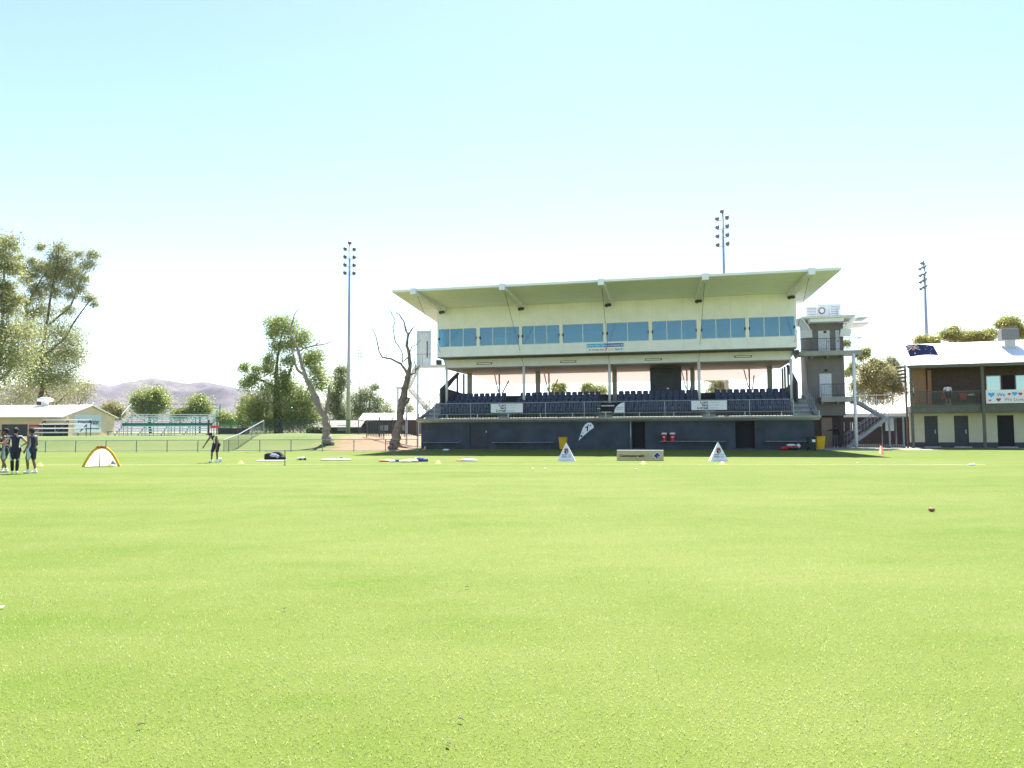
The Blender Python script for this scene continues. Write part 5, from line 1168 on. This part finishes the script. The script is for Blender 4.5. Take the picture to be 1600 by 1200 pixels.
def pile(px, py, w, parts, lab, cat='clothing', name='gear_pile'):
    r = thing(name, lab, cat, ground(px, py))
    for i, (m_, items) in enumerate(parts): blob_pile(r, ('sheet', 'garment', 'garment', 'strap')[i % 4], items, m_, int(px) + i)
    return r
pile(471, 718.8, 1, [(cloth_white, [(-.12, 0, .06, .14, .12, .09), (.1, 0, .07, .12, .1, .09)]), (cloth_black, [(.2, -.05, .05, .08, .08, .07), (-.03, -.09, .06, .07, .06, .06)])], 'small white and black bundle right of the thin post', 'bundle')
pile(525, 719.2, 2, [(cloth_white, [(-.35, 0, .03, .5, .25, .05), (.3, .02, .04, .5, .22, .06)]), (cloth_blue, [(.28, 0, .1, .09, .08, .07), (.05, 0, .08, .06, .08, .06)])], 'white sheet with small dark items in front of the dead tree')
pile(607, 721.5, 1, [(cloth_white, [(-.05, .1, .05, .22, .16, .07), (.35, -.3, .04, .3, .16, .06)]), (cloth_orange, [(-.22, 0, .04, .28, .12, .06)]), (cloth_blue, [(.5, -.38, .08, .12, .08, .06)])], 'white and orange garments laid left of the blue bundle')
pile(637, 722.0, 1, [(cloth_white, [(.1, .25, .05, .42, .2, .08), (-.05, -.15, .05, .34, .16, .06)]), (cloth_orange, [(.28, -.15, .04, .3, .1, .05)])], 'white garments with orange trim touching the blue bundle')
pile(657, 721.2, 1, [(cloth_blue, [(0, 0, .1, .26, .18, .13), (.2, -.06, .07, .16, .14, .09)]), (cloth_black, [(.3, 0, .06, .1, .1, .08), (-.1, -.1, .1, .09, .08, .08)]), (cloth_white, [(-.22, .05, .12, .1, .1, .08)])], 'blue and black bundle at the right end of the garments')
pile(731, 720.6, 1, [(cloth_white, [(.05, 0, .05, .4, .2, .08), (.3, -.05, .04, .2, .14, .05)]), (cloth_orange, [(-.42, 0, .03, .2, .08, .03)]), (cloth_black, [(-.05, .05, .13, .06, .05, .04)])], 'white garment pile alone right of the other gear')
rb2 = pile(1236, 703.2, 1, [(red, [(-.4, .0, .14, .38, .2, .16), (.15, 0, .22, .4, .2, .18)]), (cloth_white, [(-.02, -.1, .36, .34, .12, .09), (.55, 0, .3, .16, .12, .16)]), (cloth_black, [(.1, -.15, .1, .45, .1, .07)])], 'red and white kit bags under the wall bench by the bins', 'bag', 'kit_bags')
wt = thing('white_cloth', 'white crumpled cloth on the grass at the far right', 'cloth', ground(1519, 727)); blob_pile(wt, 'cloth', [(0, 0, .03, .13, .1, .04), (.06, .02, .05, .07, .07, .04)], cloth_white, 5)
wt = thing('paper_scrap', 'white paper scrap on the near grass at the left edge', 'paper', ground(1.5, 952)); MB().prism([(-.04, -.012, .012), (.028, -.015, .018), (.03, .012, .03), (-.03, .014, .02)], (0, 0, .004)).build('sheet', cloth_white, wt)
for px, py in ((851.5, 733), (994, 734), (1340, 724.5), (832, 733)):
    d = thing('white_marker', 'tiny white marker scrap lying on the field grass', 'marker', ground(px, py), 0, 'white scraps on the grass'); blob_pile(d, 'scrap', [(0, 0, .02, .05, .05, .025)], cloth_white, int(px))
for i, (px, py, lab) in enumerate(((730, 921, 'small brown dry leaf on the grass near the picture centre'), (445, 955, 'small pale brown dry leaf on the grass left of centre'), (720, 1130, 'dark curled dry leaf on the near grass below the picture centre'), (220, 1139, 'small brown dry leaf on the near grass at lower left'), (700, 1168, 'tiny dark dry leaf nearest the bottom edge'))):
    d = thing('dry_leaf', lab, 'leaf', ground(px, py), i * 1.3); MB().prism([(-.022, 0, .022), (-.005, .010, .03), (.02, .004, .024), (.004, -.010, .03)], (0, 0, .004)).build('blade', barkdark if i % 2 else bark, d)
fb_ = thing('football', 'small red brown ball lying alone on the mid field grass', 'ball', ground(1456, 799.5)); fb_.scale = (.48, .48, .48); q = MB().sphere((0, 0, .085), (.135, .085, .085), 18, 12).build('ball', mat('red_brown_leather', (.26, .09, .05), .5), fb_, True); q = MB().box(-.05, .05, -.082, -.06, .12, .135).build('lace', inkwhite, fb_)
bl = thing('soccer_ball', 'white ball at the foot of the bending player', 'ball', ground(343.5, 722)); MB().sphere((0, 0, .115), .115, 18, 12).build('ball', cloth_white, bl, True)
q = MB()
for k in range(5): a = k * 2 * math.pi / 5; q.sphere((.085 * math.cos(a), .085 * math.sin(a), .115 + .055), .036, 8, 6)
q.build('panel', inkgrey, bl, True)

# ------------------------------------------------------------------ people
def sportsmat(name, base, panel, mode):
    k = NT(name); x, y, z = k.xyz(k.obj())
    if mode == 'side': f = k.math('MULTIPLY', k.math('GREATER_THAN', k.math('ABSOLUTE', x), .095), k.math('LESS_THAN', k.math('ABSOLUTE', k.math('ADD', y, .0)), .055))
    else:
        t = k.math('SUBTRACT', k.math('SUBTRACT', z, 1.03), k.math('MULTIPLY', k.math('ABSOLUTE', x), 2.1)); f = k.math('MULTIPLY', k.math('LESS_THAN', k.math('ABSOLUTE', t), .07), k.math('GREATER_THAN', y, .03))
    k.l(k.mix(f, base, panel), k.b.inputs['Base Color']); k.b.inputs['Roughness'].default_value = .8; return k.m
SIDE = sportsmat('navy_side_panel_kit', (.018, .02, .045), (.42, .52, .66), 'side')
VEE = sportsmat('navy_white_vee_kit', (.018, .02, .045), (.62, .70, .80), 'vee')
def remesh(o, vox=.012, sm=2):
    r = o.modifiers.new('remesh', 'REMESH'); r.mode = 'VOXEL'; r.voxel_size = vox; r.use_smooth_shade = True
    if sm: s = o.modifiers.new('smooth', 'SMOOTH'); s.iterations = sm; s.factor = .5
def person(label, loc, rz, J=None, sk=skin, topm=SIDE, shortm=SIDE, capm=cloth_black, long_legs=False, sleeves=0, hair=True, scale=1.0, shoes=inkwhite, brim=True, legm=None, headyaw=0, group=None):
    D = dict(pel=(0, 0, .96), spi=(0, 0, 1.16), che=(0, .0, 1.36), nec=(0, .0, 1.50), hea=(0, .025, 1.645),
             sL=(-.185, 0, 1.42), sR=(.185, 0, 1.42), eL=(-.24, -.02, 1.13), eR=(.24, -.02, 1.13), wL=(-.25, .06, .88), wR=(.25, .06, .88),
             hL=(-.095, 0, .93), hR=(.095, 0, .93), kL=(-.11, .03, .50), kR=(.11, .03, .50), aL=(-.12, -.02, .085), aR=(.12, -.02, .085), ft=(0, 1, 0))
    D.update(J or {}); V3 = {k: Vector(v) for k, v in D.items()}
    r = thing('person', label, 'person', loc, rz, group); r.scale = (scale,) * 3
    b = MB(); q = V3
    b.cap(q['pel'], q['spi'], .125, .115); b.cap(q['spi'], q['che'], .115, .135); b.cap(q['che'], q['nec'], .12, .055)
    b.cap(q['sL'], q['sR'], .062, .062); b.cap(q['nec'], q['hea'] - Vector((0, 0, .04)), .052, .055)
    b.sphere(q['hea'], (.076, .096, .112), 14, 10); hd = q['hea']
    fw_ = Vector((math.sin(headyaw), math.cos(headyaw), 0)); sd = Vector((fw_.y, -fw_.x, 0))
    b.sphere(hd + fw_ * .1 + Vector((0, 0, -.015)), (.018, .022, .026), 8, 6); b.sphere(hd + fw_ * .075 + Vector((0, 0, -.085)), (.04, .035, .03), 8, 6)
    b.sphere(hd + fw_ * .093 + Vector((0, 0, -.058)), (.026, .012, .010), 8, 6)
    for s in (-1, 1): b.sphere(hd + sd * s * .08 + Vector((0, 0, -.01)), (.014, .022, .034), 8, 6)
    for S_ in 'LR':
        b.cap(q['s' + S_], q['e' + S_], .054, .041); b.cap(q['e' + S_], q['w' + S_], .041, .027)
        dr = (q['w' + S_] - q['e' + S_]).normalized(); sx = Vector((1, 0, 0)) if abs(dr.x) < .8 else Vector((0, 1, 0)); lat = (sx - dr * sx.dot(dr)).normalized(); nor = dr.cross(lat).normalized()
        pw = q['w' + S_]; pm = pw + dr * .085; lat2 = nor  # palm plane faces the thigh
        for j in range(4): b.cap(pw + lat2 * (j - 1.5) * .012, pm + lat2 * (j - 1.5) * .021, .018, .014)
        for j, fl_2 in enumerate((.062, .075, .07, .052)):
            k0 = pm + lat2 * (j - 1.5) * .021; k1 = k0 + dr * fl_2 * .55 + lat * -.006 * (1 if S_ == 'R' else -1); k2 = k1 + (dr * .8 - lat * .5 * (1 if S_ == 'R' else -1)).normalized() * fl_2 * .5
            b.cap(k0, k1, .0092, .0085); b.cap(k1, k2, .0085, .007)
        t0 = pw + dr * .03 - lat2 * .028; t1 = t0 + (dr * .6 - lat2 * .8).normalized() * .045; b.cap(t0, t1, .011, .0095); b.cap(t1, t1 + dr * .03, .0095, .008)
        b.cap(q['h' + S_], q['k' + S_], .082, .054); b.cap(q['k' + S_], q['k' + S_] * .62 + q['a' + S_] * .38 - Vector((0, .012, 0)), .052, .052); b.cap(q['k' + S_] * .62 + q['a' + S_] * .38 - Vector((0, .012, 0)), q['a' + S_], .050, .034)
    body = b.build('body', sk, r, True); remesh(body, .0095, 1)
    # top
    t = MB(); t.cap(q['pel'] + Vector((0, 0, .0)), q['spi'], .145, .133); t.cap(q['spi'], q['che'], .133, .152); t.cap(q['che'], q['che'] * .35 + q['nec'] * .65, .14, .082)
    t.cap(q['sL'] * .9 + q['che'] * .1, q['sR'] * .9 + q['che'] * .1, .070, .070)
    if sleeves:
        for S_ in 'LR':
            e = q['s' + S_] * (1 - min(1, sleeves * 2)) + q['e' + S_] * min(1, sleeves * 2); t.cap(q['s' + S_], e, .068, .058)
            if sleeves > .5: t.cap(q['e' + S_], q['w' + S_], .054, .038)
    o = t.build('top', topm, r, True); remesh(o, .014, 2)
    s = MB(); s.cap(q['hL'], q['hR'], .135, .135); s.cap(q['pel'] + Vector((0, 0, .05)), q['pel'], .14, .145)
    for S_ in 'LR':
        k1 = q['h' + S_] * .22 + q['k' + S_] * .78; s.cap(q['h' + S_], k1, .108, .088)
        if long_legs: s.cap(k1, q['k' + S_], .085, .076); s.cap(q['k' + S_], q['a' + S_], .076, .062)
    o = s.build('trousers' if long_legs else 'shorts', shortm, r, True); remesh(o, .014, 2)
    for S_ in 'LR':
        a = q['a' + S_]; ft = Vector(D['ft' + S_] if 'ft' + S_ in D else D['ft']).normalized()
        h = MB().cap(a + Vector((0, 0, -.035)) - ft * .04, a + Vector((0, 0, -.04)) + ft * .15, .047, .042); h.cap(a + Vector((0, 0, -.03)), a + Vector((0, 0, .03)), .05, .045)
        for i in range(len(h.v)): h.v[i] = (h.v[i][0], h.v[i][1], max(h.v[i][2], a.z - .083))
        o = h.build('shoe', shoes, r, True); remesh(o, .012, 1)
        MB().tube([a + Vector((0, 0, .02)), a * .82 + q['k' + S_] * .18], [.046, .052], 12).build('sock', legm or inkwhite, r, True)
        if legm: MB().tube([a * .82 + q['k' + S_] * .18, a * .5 + q['k' + S_] * .5 - Vector((0, .01, 0)), q['k' + S_]], [.054, .062, .064], 12).build('legging', legm, r, True)
    MB().sphere(hd + Vector((0, 0, .012)) - fw_ * .012, (.084, .103, .108), 14, 10).build('hair', hairm, r, True)
    for e in (-1, 1): MB().sphere(hd + fw_ * .088 + sd * e * .032 + Vector((0, 0, .004)), .011, 8, 6).build('eye', inkblack, r, True)
    if capm:
        c = MB(); N = 16
        prof = [(.106, .02), (.107, .05), (.098, .085), (.07, .118), (.03, .132), (.004, .134)]
        c.lathe(prof, (0, 0, 0), N)
        if brim:
            pts = [(.09 * math.sin(t_), .05 + .06 * math.cos(t_) + .09 * max(0, math.cos(t_)), .028) for t_ in np.linspace(-1.4, 1.4, 9)]
            c.prism(pts + [(.07, .04, .028), (-.07, .04, .028)], (0, 0, .012))
        o = c.build('cap', capm, r, True); o.location = hd; o.rotation_euler = (0, 0, -headyaw)
    return r
G_ = lambda x, y: ground(x, y)
person('player in navy kit with crossed arms, second from the left edge', G_(8, 738), R(100), dict(eL=(-.25, .06, 1.16), wL=(.02, .24, 1.20), eR=(.25, .06, 1.16), wR=(-.02, .27, 1.23), kL=(-.12, .05, .5), kR=(.10, .10, .5), aL=(-.14, -.12, .085), aR=(.10, .16, .085)), sk=skin, group=None, scale=1.0)
person('player with hands on hips turned away, between the other players at left', G_(22.5, 740), R(35), dict(eL=(-.38, -.10, 1.2), wL=(-.17, .03, 1.06), eR=(.38, -.10, 1.2), wR=(.17, .03, 1.06), aL=(-.07, 0, .085), aR=(.07, 0, .085), kL=(-.09, .03, .5), kR=(.09, .03, .5)), sk=skinpale, legm=cloth_black, headyaw=.3)
person('player in profile with a dark peaked cap, rightmost of the left group', G_(48.5, 739.5), R(82), dict(eL=(-.23, -.03, 1.13), wL=(-.2, .12, .90), eR=(.23, -.02, 1.13), wR=(.2, .14, .90), aL=(-.10, .06, .085), aR=(.10, -.10, .085), kL=(-.1, .1, .5), kR=(.1, .0, .5)), sk=skin)
person('player at the left edge of the picture with only an arm and shoulder inside', G_(-7.5, 739), R(-80), dict(eR=(.24, .12, 1.15), wR=(.12, .33, 1.2), eL=(-.26, .10, 1.15), wL=(-.06, .30, 1.18)), sk=skinpale)
person('player in a navy vest with a white vee bending over a white ball', G_(335.5, 722.6), R(165),
       dict(pel=(0, -.12, .93), spi=(0, -.05, 1.12), che=(0, .10, 1.27), nec=(.0, .20, 1.36), hea=(.05, .31, 1.41), sL=(-.18, .15, 1.32), sR=(.19, .11, 1.33), eL=(-.29, .20, 1.06), wL=(-.28, .26, .80), eR=(.36, .16, 1.08), wR=(.45, .26, .85), hL=(-.095, -.1, .91), hR=(.095, -.1, .91), kL=(-.13, .02, .5), kR=(.15, .04, .5), aL=(-.13, -.02, .085), aR=(.22, -.02, .085)), sk=skin, topm=VEE, shortm=navy, headyaw=-.2)
p_ = FS.w(33.5, 6.0); p_[2] = .01
person('person in dark top and grey trousers pointing left beside the tower', p_, R(175), dict(eR=(.44, .12, 1.40), wR=(.66, .26, 1.38), wL=(-.26, .05, .9)), sk=skin, topm=cloth_black, shortm=greycloth, long_legs=True, sleeves=.8, capm=cloth_black, brim=False)
c_ = CW(CP(1481.5, 620, .45)[0], .45, zd1 + .01)
person('person in white shirt and black shorts leaning on the balcony, seen from behind', c_, R(-25), dict(pel=(0, 0, .95), spi=(0, .06, 1.15), che=(0, .16, 1.32), nec=(0, .24, 1.43), hea=(0, .34, 1.50), sL=(-.19, .2, 1.37), sR=(.19, .2, 1.37), eL=(-.27, .26, 1.1), wL=(-.24, .42, .95), eR=(.27, .26, 1.1), wR=(.24, .42, .95)), sk=skinpale, topm=cloth_white, shortm=cloth_black, sleeves=.3, capm=None)
c_ = CW(CP(1425.5, 620, .7)[0], .7, zd1 + .01)
person('person in white shirt half hidden behind the balcony corner post', c_, R(60), dict(che=(0, .03, 1.36), eL=(-.25, .1, 1.15), wL=(-.2, .3, 1.08), eR=(.25, .1, 1.15), wR=(.2, .3, 1.08)), sk=skinpale, topm=cloth_white, shortm=cloth_black, sleeves=.35, capm=inkwhite)

# ------------------------------------------------------------------ air
k = NT('haze_air'); k.nt.nodes.remove(k.b); pv = k.n('ShaderNodeVolumePrincipled'); pv.inputs['Color'].default_value = (.95, .96, 1, 1); pv.inputs['Density'].default_value = .00006
k.l(pv.outputs[0], k.out.inputs['Volume'])
tag(MB().box(-3600, 3600, -300, 5100, -5, 260).build('haze', k.m), 'thin pale haze in the dry air over the oval and hills', 'haze', kind='stuff')
